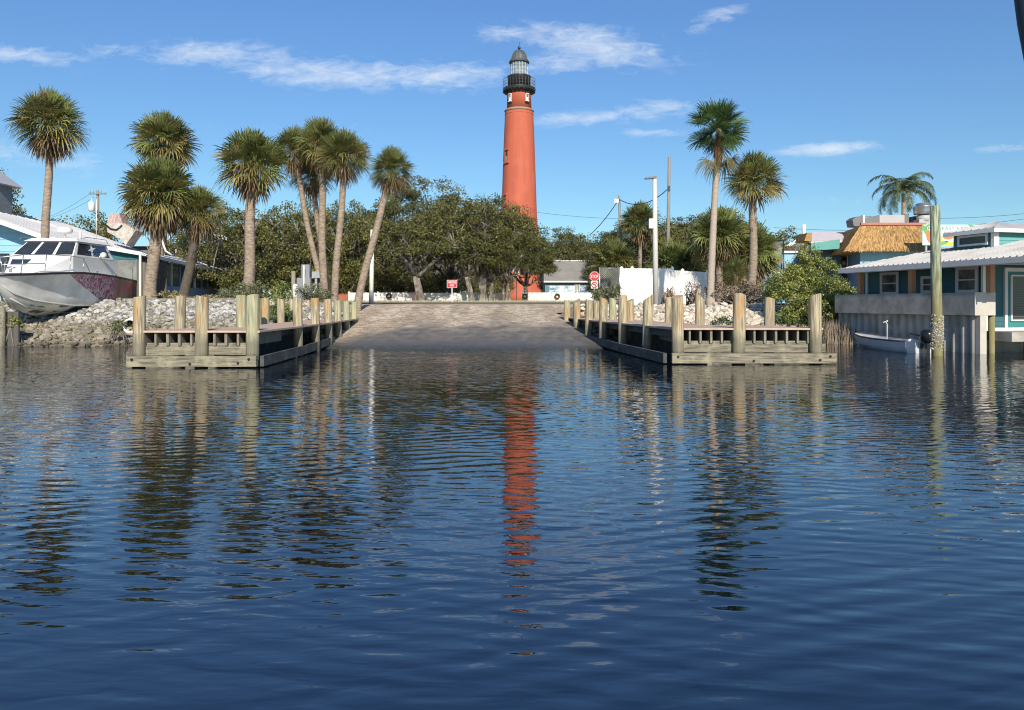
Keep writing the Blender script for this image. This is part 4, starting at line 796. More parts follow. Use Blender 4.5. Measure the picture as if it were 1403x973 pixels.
def vinyl():
    t = thing('vinyl_fence', (PX(890, 42), 42, 1.6), 'tall solid white vinyl privacy fence behind the right rock bank', 'fence')
    pts = [(851.5, 42), (866, 42), (921, 42), (935, 42.6), (969, 44.6)]
    for i, (px, y) in enumerate(pts):
        x = PX(px, y); mb = MB(); top = 3.50-(.1 if i > 2 else 0); mb.box(x-.075, x+.075, y-.075, y+.075, 1.2, top)
        mb.add([(x-.09, y-.09, top), (x+.09, y-.09, top), (x+.09, y+.09, top), (x-.09, y+.09, top), (x, y, top+.07)], [(0, 1, 4), (1, 2, 4), (2, 3, 4), (3, 0, 4), (3, 2, 1, 0)]); mb.build('post', M_vinyl, t)
    for i in range(4):
        (p0, y0), (p1, y1) = pts[i], pts[i+1]; x0, x1 = PX(p0, y0), PX(p1, y1); L = math.hypot(x1-x0, y1-y0); fr = FR(x0, y0, x1-x0, y1-y0); mb = MB(); a = .075; top = 3.44-(.1 if i > 1 else 0)
        while a < L-.08: b = min(a+.17, L-.075); mb.fb(fr, a+.004, b-.004, -.02, .02, 1.38, top-.12); a += .17
        mb.fb(fr, .075, L-.075, -.035, .035, top-.14, top); mb.fb(fr, .075, L-.075, -.035, .035, 1.34, 1.46); mb.build('panel', M_vinyl, t)
vinyl()
def gate():
    y = 43.6; x0, x1 = PX(821.5, y), PX(848.5, y); z0, z1 = 1.6, PZ(367.5, y); t = thing('chain_link_gate', ((x0+x1)/2, y, 1.6), 'galvanised chain-link gate left of the white vinyl fence', 'gate'); mb = MB()
    for x in (x0, x1): mb.tube([(x, y, 1.5), (x, y, z1+.05)], .035, 8)
    for z in (z1, z0+.12, (z0+z1)/2-.12): mb.tube([(x0, y, z), (x1, y, z)], .025, 6)
    mb.build('frame', M_steel, t); mb = MB(); w, h = x1-x0, z1-z0; s = .11; k = -h
    while k < w:
        for sg in (0, 1):
            a0, a1 = max(0, k), min(w, k+h); 
            if a1 > a0:
                q = [(a0, a0-k), (a1, a1-k)]
                if sg: q = [(w-p[0], p[1]) for p in q]
                mb.beam((x0+q[0][0], y+.01*sg, z0+q[0][1]), (x0+q[1][0], y+.01*sg, z0+q[1][1]), .008, .008)
        k += s
    mb.build('wire_mesh', M_steel, t)
gate()
# ------------------------------------------------------------------ poles, wires, signs
def pole(name, label, cat, px0, px1, y, pyt, r0, r1, m, zb=None):
    x0, x1 = PX(px0, y), PX(px1, y); zb = ground_z(x0, y)-.1 if zb is None else zb; t = thing(name, (x0, y, zb), label, cat); mb = MB(); mb.tube([(x0, y, zb), (x1, y, PZ(pyt, y))], [r0, r1], 14); mb.build('pole', m, t); return t
t = pole('street_light', 'tall white light pole with a short lamp arm left of the fan palm', 'light pole', 898.5, 897, 36, 244, .14, .10, M_polec)
y = 36; mb = MB(); mb.tube([(PX(897, y), y, PZ(246, y)), (PX(893, y), y, PZ(243.5, y)), (PX(888, y), y, PZ(243.5, y))], .04, 8); mb.build('arm', M_steel, t)
mb = MB(); mb.ext([(PX(883.5, y), y-.13, PZ(244, y)), (PX(899, y), y-.13, PZ(241.5, y)), (PX(899, y), y-.13, PZ(244.5, y)), (PX(884, y), y-.13, PZ(245.6, y))], (0, .26, 0)); mb.build('lamp_head', mat('lamp_grey', (.12, .13, .14), rough=.5), t)
mb = MB(); mb.box(PX(889, y), PX(895, y), y-.12, y+.1, PZ(313, y), PZ(300, y)); mb.build('meter_box', M_white, t)
mb = MB(); mb.box(PX(895, y), PX(897, y), y-.03, y+.03, PZ(312, y), PZ(302, y)); mb.build('bracket', M_steel, t)
t = pole('utility_pole', 'bare tall wooden utility pole right of the white light pole', 'utility pole', 914, 917, 58, 215, .15, .11, M_polew)
mb = MB(); mb.box(PX(915, 58), PX(917.5, 58), 57.82, 57.88, PZ(262, 58), PZ(255, 58)); mb.build('clamp', M_black, t)
t = pole('utility_pole', 'short leaning wooden pole left of the slim palm, with a cable clamp on top', 'utility pole', 854, 848, 66, 268, .14, .10, M_polew)
mb = MB(); mb.box(PX(841, 66), PX(847, 66), 65.8, 65.9, PZ(278, 66), PZ(273, 66)); mb.build('insulator', M_white, t)
t = pole('light_pole', 'white painted pole behind the strongly leaning palm', 'pole', 508.5, 510, 47, 315, .15, .11, M_white)
t = pole('utility_pole', 'grey utility pole carrying a white transformer above the restaurant roof', 'utility pole', 133.5, 134, 70, 261, .17, .12, M_polew); y = 70
mb = MB(); mb.beam((PX(124, y), y-.2, PZ(266, y)), (PX(147, y), y-.2, PZ(266, y)), .1, .12); mb.build('crossarm', M_polew, t)
for px in (125, 129, 140, 146): mb = MB(); mb.lathe((PX(px, y), y-.2, PZ(266, y)), [(.04, 0), (.07, .1), (.04, .2), (.06, .28), (.02, .34)], 8); mb.build('insulator', M_steel, t)
mb = MB(); mb.lathe((PX(127.5, y), y-.25, PZ(290, y)), [(.2, 0), (.27, .05), (.27, .75), (.2, .85), (.06, .9), (.06, 1.15), (.02, 1.2)], 14); mb.build('transformer', M_white, t)
def wire(label, pts, sag, r=.02):
    mb = MB(); P = []
    for (a, b) in zip(pts[:-1], pts[1:]):
        for i in range(13): s = i/12; P.append(Vector(a).lerp(Vector(b), s)-Vector((0, 0, sag*4*s*(1-s))))
    mb.tube(P, r, 5, False); mb.build('power_cable', M_wire, label=label, cat='cable', group=None)
W3 = lambda px, py, y: (PX(px, y), y, PZ(py, y))
wire('thick black cable sagging between the short leaning pole and the bare tall pole', [W3(848, 273, 66), W3(916, 258, 58)], .8, .035)
wire('black cable dropping from the short leaning pole into the oaks on its left', [W3(848, 273, 66), W3(808, 322, 75)], .25, .035)
wire('two-ended thin line dropping leftwards from the transformer pole crossarm', [W3(125, 264, 70), W3(60, 300, 70)], .2, .012)
wire('lower thin line dropping leftwards from the transformer pole', [W3(129, 270, 70), W3(70, 298, 70)], .2, .012)
wire('upper faint power line crossing the sky at the right edge behind the piling', [W3(1180, 296, 120), W3(1480, 283, 120)], 1, .03)
wire('lower faint power line crossing the sky at the right edge behind the piling', [W3(1060, 312, 120), W3(1480, 288, 120)], 1.5, .03)
wire('faint power line in the sky just right of the lighthouse', [W3(715, 288, 165), W3(900, 300, 150)], .6, .03)
def frame_at(x, y): return FR(x, y, 1, 0, 0, -1)
y = 62; x = PX(619.3, y); t = thing('road_sign', (x, y, 1.6), 'red rectangular sign reading WRONG WAY on a white post before the oaks', 'sign'); fr = frame_at(x, y)
zc = PZ(389, y); mb = MB(); mb.fb(fr, -.41, .41, .0, .012, zc-.31, zc+.31); mb.build('border', M_white, t)
mb = MB(); mb.fb(fr, -.385, .385, .014, .02, zc-.285, zc+.285); mb.build('face', M_red_sign, t)
text_mesh('WRONG', .19, fr, 0, .024, zc+.12, M_white, 'lettering', t, w=.62); text_mesh('WAY', .19, fr, 0, .024, zc-.13, M_white, 'lettering', t, w=.36)
mb = MB(); mb.box(x-.035, x+.035, y+.01, y+.05, 1.5, zc); mb.build('post', M_white, t)
def noturn(t, fr, zc, s, flip=1):
    mb = MB(); mb.fb(fr, -s, s, 0, .012, zc-s, zc+s); mb.build('plate', M_white, t)
    mb = MB(); n0 = .016
    for pts in ([(.22, -.55), (.36, -.55), (.36, .12), (.22, .12)], [(-.3, .12), (.36, .12), (.36, .27), (-.3, .27)], [(-.6, .195), (-.28, .42), (-.28, -.03)]): mb.ext([fr.p(px*s*flip, n0+.001*len(pts), zc+pz*s) for px, pz in pts], (0, -.004, 0))
    mb.build('arrow', M_black, t); mb = MB(); P = [fr.p(math.cos(k*math.pi/12)*s*.78, .026, zc+math.sin(k*math.pi/12)*s*.78) for k in range(25)]; mb.tube(P, .035, 5, False)
    mb.beam(fr.p(-s*.55, .026, zc+s*.55), fr.p(s*.55, .026, zc-s*.55), .01, .06); mb.build('prohibition_ring', M_red_sign, t)
y = 54; x = PX(814.5, y); t = thing('stop_sign', (x, y, 1.6), 'red octagonal STOP sign with a small turn prohibition sign below it', 'sign'); fr = frame_at(x, y); zc = PZ(378.8, y)
oc = lambda r, n: [fr.p(r*math.cos(math.pi/8+k*math.pi/4), n, zc+r*math.sin(math.pi/8+k*math.pi/4)) for k in range(8)]
mb = MB(); mb.ext(oc(.36, 0), (0, -.012, 0)); mb.build('border', M_white, t); mb = MB(); mb.ext(oc(.335, .014), (0, -.006, 0)); mb.build('face', M_red_sign, t)
text_mesh('STOP', .22, fr, 0, .024, zc, M_white, 'lettering', t, w=.52); noturn(t, FR(x, y, 1, 0, 0, -1), PZ(390.5, y), .25)
mb = MB(); mb.box(x-.03, x+.03, y+.01, y+.05, 1.5, zc); mb.build('post', M_steel, t)
y = 68; x = PX(707.7, y); t = thing('road_sign', (x, y, 1.6), 'white square turn prohibition sign under the oaks at the lighthouse foot', 'sign'); noturn(t, frame_at(x, y), PZ(372.5, y), .32)
mb = MB(); mb.box(x-.03, x+.03, y+.01, y+.05, 1.5, PZ(372, y)); mb.build('post', M_black, t)
# utility cabinet
y = 37.5; x = PX(418, y); t = thing('electrical_cabinet', (x, y, 1.6), 'grey electrical cabinets with a white conduit left of the palm clump', 'electrical box'); M_cab = mat('cabinet_grey', (.23, .25, .28), (.19, .21, .24), 2, .5)
mb = MB(); mb.box(PX(413, y), PX(424, y), y, y+.3, PZ(397, y), PZ(362.5, y)); mb.build('upper_cabinet', M_cab, t)
mb = MB(); mb.box(PX(408.5, y), PX(427, y), y-.25, y-.01, 1.5, PZ(381, y)); mb.build('lower_cabinet', M_cab, t)
mb = MB(); mb.box(PX(427.3, y), PX(438.5, y), y, y+.25, PZ(381, y), PZ(372, y)); mb.box(PX(431, y), PX(434, y), y+.05, y+.12, 1.5, PZ(381, y)); mb.build('meter_box', M_steel, t)
mb = MB(); mb.tube([(PX(418.6, y), y-.29, 1.5), (PX(418.6, y), y-.29, PZ(364, y))], .035, 8); mb.build('conduit', M_white, t)
y = 36; x = PX(404.5, y); mb = MB(); mb.lathe((x, y, 1.5), [(.12, 0), (.12, PZ(393, y)-1.5), (.10, PZ(390.5, y)-1.5), (.05, PZ(389, y)-1.5)], 14); mb.build('utility_pedestal', M_white, label='white rounded utility pedestal beside the grey electrical cabinets', cat='utility box')
y = 37; mb = MB(); mb.tube([(PX(402, y), y, 1.5), (PX(402, y), y, PZ(371.5, y))], .10, 12); mb.build('wooden_bollard', M_polew, label='weathered wooden stub post left of the grey electrical cabinets', cat='post')
# ------------------------------------------------------------------ building helpers
def poly_slab(pts, th, m, name, t):
    mb = MB(); mb.ext(pts, (0, 0, -th)); return mb.build(name, m, t)
def ribs(p00, p10, p01, p11, n, m, t, w=.05, h=.035, name='standing_seams'):   # ribs from edge p0(0..1) to p1
    mb = MB(); p00, p10, p01, p11 = map(Vector, (p00, p10, p01, p11))
    for i in range(n+1): s = i/n; a = p00.lerp(p10, s)+Vector((0, 0, h/2)); b = p01.lerp(p11, s)+Vector((0, 0, h/2)); mb.beam(a, b, w, h)
    return mb.build(name, m, t)
def siding(fr, a0, a1, n, z0, z1, step, m, name, t, th=.02):
    mb = MB(); z = z0
    while z < z1-.01:
        zz = min(z+step, z1); P = [fr.p(a0, n, z), fr.p(a1, n, z), fr.p(a1, n+th, z), fr.p(a0, n+th, z), fr.p(a0, n, zz), fr.p(a1, n, zz), fr.p(a1, n+.003, zz), fr.p(a0, n+.003, zz)]
        mb.add(P, [(0, 3, 2, 1), (4, 5, 6, 7), (0, 1, 5, 4), (1, 2, 6, 5), (2, 3, 7, 6), (3, 0, 4, 7)]); z += step
    return mb.build(name, m, t)
def window(fr, a0, a1, n, z0, z1, t, fm=None, gm=None, fw=.07, sash=False, blinds=False, name='window'):
    mb = MB(); fm = fm or M_white; gm = gm or M_glass
    mb.fb(fr, a0, a0+fw, n, n+.05, z0, z1); mb.fb(fr, a1-fw, a1, n, n+.05, z0, z1); mb.fb(fr, a0+fw, a1-fw, n, n+.05, z1-fw, z1); mb.fb(fr, a0+fw-.02 if False else a0+fw, a1-fw, n, n+.06, z0, z0+fw)
    if sash: zm = z0+(z1-z0)*.5; mb.fb(fr, a0+fw, a1-fw, n+.022, n+.045, zm-.02, zm+.02)
    o = mb.build(name, fm, t); mb = MB(); mb.fb(fr, a0+fw, a1-fw, n+.003, n+.018, z0+fw, z1-fw); mb.build('pane', gm, o)
    if blinds:
        mb = MB(); z = z0+fw+.03
        while z < z1-fw-.02: mb.fb(fr, a0+fw+.02, a1-fw-.02, n+.0195, n+.024, z, z+.018); z += .055
        mb.build('blinds', mat('blind_slats', (.10, .11, .11), rough=.5), o)
    return o
# ------------------------------------------------------------------ left restaurant
FA = FR(-22.75, 37, -1.05, 12.3); t = thing('restaurant_building', (-24, 40, 1.6), 'pale blue waterfront restaurant with grey metal roof and enclosed porch at the left edge', 'building')
for nm, (n0, z0, n1, z1) in (('roof', (0.0, 4.77, -5.0, 6.62)), ('rear_roof', (-10, 4.77, -5.0, 6.62))):
    o = poly_slab([FA.p(0, n0, z0), FA.p(12.6, n0, z0), FA.p(12.6, n1, z1), FA.p(0, n1, z1)], .14, M_roofw, nm, t)
    ribs(FA.p(0, n0, z0), FA.p(12.6, n0, z0), FA.p(0, n1, z1), FA.p(12.6, n1, z1), 22, M_roofw, o)
mb = MB(); mb.beam(FA.p(-.03, .05, 4.68), FA.p(-.03, -5, 6.54), .05, .22); mb.beam(FA.p(-.03, -10, 4.68), FA.p(-.03, -5, 6.54), .05, .22); mb.build('rake_board', M_white, t)
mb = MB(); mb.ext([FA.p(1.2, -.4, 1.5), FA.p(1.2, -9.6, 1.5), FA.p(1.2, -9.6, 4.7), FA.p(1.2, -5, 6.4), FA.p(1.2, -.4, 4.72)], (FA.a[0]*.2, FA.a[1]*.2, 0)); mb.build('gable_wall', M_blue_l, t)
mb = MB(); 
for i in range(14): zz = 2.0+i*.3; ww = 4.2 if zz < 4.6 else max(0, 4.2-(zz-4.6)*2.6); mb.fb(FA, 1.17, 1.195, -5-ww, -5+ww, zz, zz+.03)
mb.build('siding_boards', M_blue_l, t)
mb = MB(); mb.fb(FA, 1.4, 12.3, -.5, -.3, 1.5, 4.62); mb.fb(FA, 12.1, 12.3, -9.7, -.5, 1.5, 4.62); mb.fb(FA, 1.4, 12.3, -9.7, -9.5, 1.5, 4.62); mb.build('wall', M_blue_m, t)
fg = FR(*FA.p(1.15, 0, 0)[:2], -FA.n[0], -FA.n[1], -FA.a[0], -FA.a[1])
window(fg, 2.3, 4.2, .0, 2.3, 4.0, t, M_black); window(fg, 5.0, 7.2, .0, 2.3, 4.0, t, M_black)
mb = MB(); mb.lathe(FA.p(5.5, -.9, 5.05), [(.06, 0), (.06, .5)], 8); mb.build('vent_pipe', M_white, t)
mb = MB(); c = FA.p(4.6, -5.0, 0); mb.box(c[0]-.62, c[0]+.62, c[1]-.62, c[1]+.62, 6.3, 7.95); cup = mb.build('cupola', mat('cupola_grey_slats', (.24, .27, .29), (.12, .14, .15), 10, .7, stretch=(.2, .2, 3)), t)
mb = MB(); mb.add([(c[0]-1, c[1]-1, 7.9), (c[0]+1, c[1]-1, 7.9), (c[0]+1, c[1]+1, 7.9), (c[0]-1, c[1]+1, 7.9), (c[0], c[1], 8.95)], [(0, 1, 4), (1, 2, 4), (2, 3, 4), (3, 0, 4), (3, 2, 1, 0)]); mb.build('cupola_roof', M_roofw, cup)
# porch lean-to
q = [(-22.75, 37, 4.755), (-17.8, 37, 3.95), (-21.8, 58, 3.95), (-24.5, 58, 4.85)]
o = poly_slab(q, .12, M_roofm, 'porch_roof', t); ribs(q[1], q[2], q[0], q[3], 34, M_roofw, o)
mb = MB(); mb.beam((-22.6, 36.97, 4.68), (-17.8, 36.97, 3.88), .04, .16); mb.beam((-17.78, 37, 3.86), (-21.78, 58, 3.86), .05, .18); mb.build('porch_fascia', M_white, t)
fp = FR(-22.6, 37.3, 1, 0, 0, -1); M_tealp = mat('porch_teal_panel', (.03, .16, .17), (.025, .13, .14), 3, .5)
mb = MB(); mb.fb(fp, 0, 4.3, -.1, 0, 1.5, 2.55); mb.build('porch_end_wall', M_tealp, t)
window(fp, 1.75, 4.25, -.02, 2.55, 3.75, t, M_tealp, mat('clear_vinyl_curtain', (.14, .15, .15), (.30, .30, .27), 1.2, .15, contrast=2), name='vinyl_window')
mb = MB(); mb.ext([(-22.6, 37.32, 3.75), (-18.3, 37.32, 3.75), (-18.3, 37.32, 3.88), (-22.6, 37.32, 4.6)], (0, .06, 0)); mb.build('porch_end_panel', M_tealp, t)
fs = FR(-18.3, 37.4, -3.9, 20.4); 
mb = MB(); mb.fb(fs, 0, 20.5, -.12, 0, 1.5, 2.5); mb.build('porch_low_wall', M_blue_m, t)
mb = MB(); mb.fb(fs, 0, 20.5, -.10, -.04, 2.5, 3.82); mb.build('porch_glazing', mat('dark_porch_glass', (.03, .04, .05), (.09, .10, .11), .9, .15, contrast=1.6), t)
for i in range(11): mb = MB(); mb.fb(fs, i*2.0, i*2.0+.12, -.10, .03, 2.5, 3.82); mb.build('porch_post', M_blue_m if i % 3 else M_white, t)
y = 35.3; x0, x1 = PX(187, y), PX(228, y); t = thing('board_fence', ((x0+x1)/2, y, 1.6), 'dark grey vertical board fence between the boat stern and the dark-trunked palm', 'fence'); M_fd = mat('dark_fence_boards', (.13, .12, .11), (.08, .075, .07), 5, .9, stretch=(3, 3, .3), island=(.7, 1.3))
mb = MB(); x = x0
while x < x1: mb.box(x+.006, x+.134, y, y+.025, 1.45, 3.40+.03*math.sin(x*9)); x += .14
mb.build('boards', M_fd, t); mb = MB(); mb.box(PX(193, y)-.04, PX(193, y)+.04, y-.1, y-.005, 1.45, 3.75); mb.build('post', M_white, t)
# grey hall behind
y = 64; t = thing('grey_hall', (PX(240, y), y+4, 1.6), 'grey-walled hall with pale blue roof edge behind the restaurant porch', 'building'); mb = MB(); mb.box(PX(165, y), PX(312, y), y, y+9, 1.5, PZ(334, y)); mb.build('wall', mat('grey_stucco', (.19, .185, .17), (.14, .14, .13), .6, .9), t)
mb = MB(); mb.ext([(PX(160, y), y-.4, PZ(334, y)), (PX(322, y), y-.4, PZ(334, y)), (PX(322, y), y+9, PZ(334, y)), (PX(160, y), y+9, PZ(334, y))], (0, 0, .55)); mb.build('roof', M_blue_l, t)
mb = MB(); mb.ext([(PX(176, y-.5), y-.5, PZ(338, y)), (PX(206, y-.5), y-.5, PZ(338, y)), (PX(206, y-.5), y-.5, PZ(318, y))], (0, .3, 0)); mb.build('gable', M_blue_l, t)
mb = MB(); mb.beam((PX(290, y-.6), y-.6, PZ(322, y)), (PX(338, y-.6), y-.6, PZ(334, y)), .2, .35); mb.build('awning_edge', M_white, t)
for px in (232, 241, 275): mb = MB(); mb.tube([(PX(px, y-.7), y-.7, 3.6), (PX(px, y-.7), y-.7, PZ(325, y))], .05, 6); mb.build('mast', M_white, t)
y = 46; t = thing('roof_ornament', (PX(165, y), y, 4.5), 'weathered basket-shaped ornament with plaid top above the restaurant roof', 'roof ornament'); mb = MB()
mb.ext([W3(147, 306, y), W3(150, 293, y), W3(163, 291.5, y), W3(168, 306, y)], (0, .9, 0)); mb.build('plaid_top', mat('faded_plaid', (.55, .42, .38), (.30, .20, .19), 9, .9, stretch=(3, 1, .5), contrast=2), t)
mb = MB(); mb.ext([W3(146, 306, y), W3(170, 306, y), W3(186, 316, y), W3(172, 336, y), W3(166, 328, y), W3(147, 318, y)], (0, 1.0, 0)); mb.build('body', mat('weathered_canvas', (.58, .54, .48), (.30, .26, .22), 3, .9, contrast=1.6), t)
mb = MB(); mb.tube([W3(146, 309, y-.02), W3(152, 314, y-.02), W3(160, 315, y-.02), W3(167, 309, y-.02)], .06, 6); mb.build('strap', M_black, t)
y = 40; mb = MB(); mb.tube([W3(212, 336, y), W3(216, 326, y), W3(221, 327, y), W3(227, 344, y), W3(238, 351, y)], .05, 8); mb.build('white_handrail', M_white, label='bent white handrail above the porch roof between the two left shaggy palms', cat='handrail')
# bulkhead at far left
y = 26.75; t = thing('bulkhead', (PX(0, y), y, 0), 'dark timber bulkhead under the bow of the stranded boat at the left edge', 'bulkhead'); mb = MB(); x = PX(-60, y)
while x < PX(19, y): mb.box(x+.01, x+.19, y, y+.08, -1, 1.22); x += .2
mb.build('boards', M_fd, t); mb = MB(); mb.tube([(PX(5, y), y-.12, -1), (PX(5, y), y-.12, 1.4)], .13, 10); mb.build('pile', M_beam, t)
# ------------------------------------------------------------------ stranded cabin boat
def boat():
    bow = Vector((-18.35, 26.9, 0)); ds = Vector((-.085, .996, 0)); sd = Vector((.996, .085, 0))
    def P(s, l, z): return bow+ds*s+sd*l+Vector((0, 0, z))
    t = thing('cabin_boat', P(4, 0, .9), 'white cabin cruiser with pink and maroon graffiti stranded on the rock bank', 'boat')
    st = [0, .3, .8, 1.5, 2.3, 3.2, 4.4, 6, 7.6, 9.1]; ip = lambda xs, ys: [float(np.interp(s, xs, ys)) for s in st]
    K = [0, .8, 1.5, 3, 5, 7, 9.1]
    hb = ip([0, .3, .8, 1.5, 2.3, 3.2, 4.4, 6, 9.1], [.03, .36, .78, 1.15, 1.4, 1.55, 1.63, 1.64, 1.55]); zs = ip(K, [2.52, 2.57, 2.63, 2.72, 2.71, 2.62, 2.5])
    hc = ip(K, [.01, .22, .55, 1.12, 1.38, 1.42, 1.4]); zc = ip(K, [2.35, 1.86, 1.62, 1.42, 1.42, 1.48, 1.55]); zk = ip(K, [2.3, 1.62, 1.22, .93, 1.0, 1.12, 1.25])
    nr = 8; V = []
    for i, s in enumerate(st):
        row = []
        for j in range(5):                      # sheer -> chine with flare
            u = j/4; hh = hb[i]*(1-u)+hc[i]*u-(.10*math.sin(u*math.pi)*(1 if s < 4 else .3)*min(1, s)); row.append((max(.01, hh), zs[i]*(1-u)+zc[i]*u))
        for j in (1, 2, 3):
            u = j/3; row.append((hc[i]*(1-u), zc[i]*(1-u)+zk[i]*u-(.05*math.sin(u*math.pi))))
        V.append(row)
    mb = MB()
    for sg in (1, -1):
        b = [P(st[i], sg*r[0], r[1]) for i in range(len(st)) for r in V[i]]
        mb.add(b, [(i*nr+j, i*nr+j+1, (i+1)*nr+j+1, (i+1)*nr+j) for i in range(len(st)-1) for j in range(nr-1)], True)
    tr = [P(9.1, r[0], r[1]) for r in V[-1]]+[P(9.1, -r[0], r[1]) for r in V[-1][::-1]]; mb.add(tr, [tuple(range(len(tr)))])
    m = bpy.data.materials.new('painted_hull'); m.use_nodes = True; nt = m.node_tree; L = nt.links.new; b = nt.nodes['Principled BSDF']; b.inputs['Roughness'].default_value = .38
    g = N(nt, 'ShaderNodeNewGeometry'); sep = N(nt, 'ShaderNodeSeparateXYZ'); L(g.outputs['Position'], sep.inputs[0]); X, Y, Z = sep.outputs
    def nz(sc, det, st_=(1, 1, 1), dist=0):
        mp = N(nt, 'ShaderNodeMapping'); mp.inputs['Scale'].default_value = st_; L(g.outputs['Position'], mp.inputs[0]); n = N(nt, 'ShaderNodeTexNoise'); n.inputs['Scale'].default_value = sc; n.inputs['Detail'].default_value = det; n.inputs['Distortion'].default_value = dist; L(mp.outputs[0], n.inputs['Vector']); return n.outputs[0]
    def mr(v, a, bb, c=0., d=1.):
        r = N(nt, 'ShaderNodeMapRange'); [setattr(r.inputs[i+1], 'default_value', q) for i, q in enumerate((a, bb, c, d))]; L(v, r.inputs[0]); return r.outputs[0]
    def mix(f, a, bb):
        x = N(nt, 'ShaderNodeMix'); x.data_type = 'RGBA'; L(f, x.inputs[0])
        for i, v in ((6, a), (7, bb)):
            if isinstance(v, tuple): x.inputs[i].default_value = (*v, 1)
            else: L(v, x.inputs[i])
        return x.outputs[2]
    base = mix(mr(nz(1.3, 5), .4, .65), (.82, .82, .79), (.58, .57, .54))
    base = mix(mth(nt, 'MULTIPLY', mr(nz(2.6, 6, (1, 1, 3)), .53, .57), mr(mth(nt, 'ABSOLUTE', mth(nt, 'SUBTRACT', Z, 1.22)), .2, .28, .9, 0)), base, (.03, .035, .035))
    base = mix(mth(nt, 'MULTIPLY', mr(Z, 1.46, 1.40), mr(Y, 30.3, 30.6)), base, (.04, .07, .09))
    gn = nz(1.15, 2, (1, 1, 1), 1.2); ln = mth(nt, 'SINE', mth(nt, 'MULTIPLY', gn, 46)); blot = mix(mr(nz(2.1, 3), .42, .6), (.60, .20, .40), (.60, .52, .54))
    blot = mix(mr(nz(4.5, 3, (1, 1, 1), 1), .55, .6), blot, (.62, .58, .57)); gra = mix(mr(ln, .35, .6), blot, (.20, .02, .11)); gra = mix(mth(nt, 'MULTIPLY', mr(nz(6, 5), .5, .62), .6), gra, (.30, .27, .24))
    gcol = mix(mr(mth(nt, 'ADD', Y, mth(nt, 'MULTIPLY', nz(1.5, 3), 2)), 33.6, 34.4), gra, mix(mr(nz(3, 4, (1, 1, .4)), .45, .6), (.24, .19, .16), (.30, .05, .09)))
    lim = mth(nt, 'ADD', mth(nt, 'MULTIPLY', mth(nt, 'SUBTRACT', 2.62, Z), 2.6), 29.5)
    msk = mth(nt, 'MULTIPLY', mth(nt, 'GREATER_THAN', Y, lim), mth(nt, 'GREATER_THAN', Z, 1.66)); msk = mth(nt, 'MULTIPLY', msk, mth(nt, 'GREATER_THAN', X, -18.4))
    L(mix(msk, base, gcol), b.inputs['Base Color'])
    mb.build('hull', m, t)
    mb = MB(); 
    for sg in (1, -1): mb.tube([P(s, sg*(h+.01), z) for s, h, z in zip(st, hb, zs)], .045, 6)
    mb.build('rub_rail', M_black, t)
    for sg in (1, -1):
        mb = MB(); mb.tube([P(s, sg*(h+.005), z) for s, h, z in list(zip(st, hc, zc))[1:]], [.015]+[.035]*(len(st)-2), 5); mb.build('chine_rail', mat('hull_strake', (.52, .51, .48), rough=.5), t)
        mb = MB(); mb.tube([P(s, sg*h*.5, (z*.5+zz*.5)-.05) for s, h, z, zz in list(zip(st, hc, zc, zk))[2:]], .025, 5); mb.build('spray_rail', mat('hull_strake', (.52, .51, .48), rough=.5), t)
        mb = MB(); mb.tube([P(3.9, sg*1.22, 4.1), P(4.1, sg*1.24, 4.22), P(5.9, sg*1.26, 4.25), P(6.1, sg*1.26, 4.12)], .014, 5); mb.build('roof_handrail', M_steel_b, t)
        for s_ in (4.6, 6.4): mb = MB(); i_ = float(np.interp(s_, st, hb)); zz_ = float(np.interp(s_, st, zs)); mb.tube([P(s_, sg*i_*.9, zz_+.03), P(s_, sg*i_*.9, zz_+.12)], .03, 6); mb.tube([P(s_-.12, sg*i_*.9, zz_+.12), P(s_+.12, sg*i_*.9, zz_+.12)], .02, 6); mb.build('cleat', M_steel_b, t)
    M_gel = mat('boat_gelcoat', (.78, .78, .76), (.66, .66, .63), 1.4, .3)
    mb = MB(); dk = [P(s, h-.02, z+.03) for s, h, z in zip(st, hb, zs)]; dk2 = [P(s, -h+.02, z+.03) for s, h, z in zip(st, hb, zs)]; n = len(st)
    mb.add(dk+dk2, [(i, i+1, n+i+1, n+i) for i in range(n-1)]); mb.build('deck', M_gel, t)
    # cabin
    def quadbox(c8): return [(0, 1, 2, 3), (4, 5, 6, 7), (0, 1, 5, 4), (1, 2, 6, 5), (2, 3, 7, 6), (3, 0, 4, 7)]
    lo = [P(1.6, -.55, 2.62), P(1.6, .55, 2.62), P(7.0, 1.32, 2.62), P(7.0, -1.32, 2.62), P(1.75, -.5, 2.72), P(1.75, .5, 2.72), P(7.0, 1.3, 3.42), P(7.0, -1.3, 3.42)]
    mb = MB(); A = [P(1.6, .55, 2.6), P(3.1, 1.22, 2.6), P(7, 1.34, 2.6), P(1.75, .5, 2.75), P(3.2, 1.18, 3.40), P(7, 1.3, 3.44)]; Bm = [P(1.6, -.55, 2.6), P(3.1, -1.22, 2.6), P(7, -1.34, 2.6), P(1.75, -.5, 2.75), P(3.2, -1.18, 3.40), P(7, -1.3, 3.44)]
    mb.add(A+Bm, [(0, 1, 4, 3), (1, 2, 5, 4), (6, 9, 10, 7), (7, 10, 11, 8), (0, 3, 9, 6), (3, 4, 10, 9), (4, 5, 11, 10), (2, 8, 11, 5), (0, 6, 7, 1), (1, 7, 8, 2)])
    T = [P(3.2, -1.18, 3.40), P(3.2, 1.18, 3.40), P(6.6, 1.3, 3.42), P(6.6, -1.3, 3.42), P(4.0, -.95, 4.04), P(4.0, .95, 4.04), P(6.3, 1.08, 4.08), P(6.3, -1.08, 4.08)]
    mb.add(T, quadbox(T)); cab = mb.build('cabin', M_gel, t)
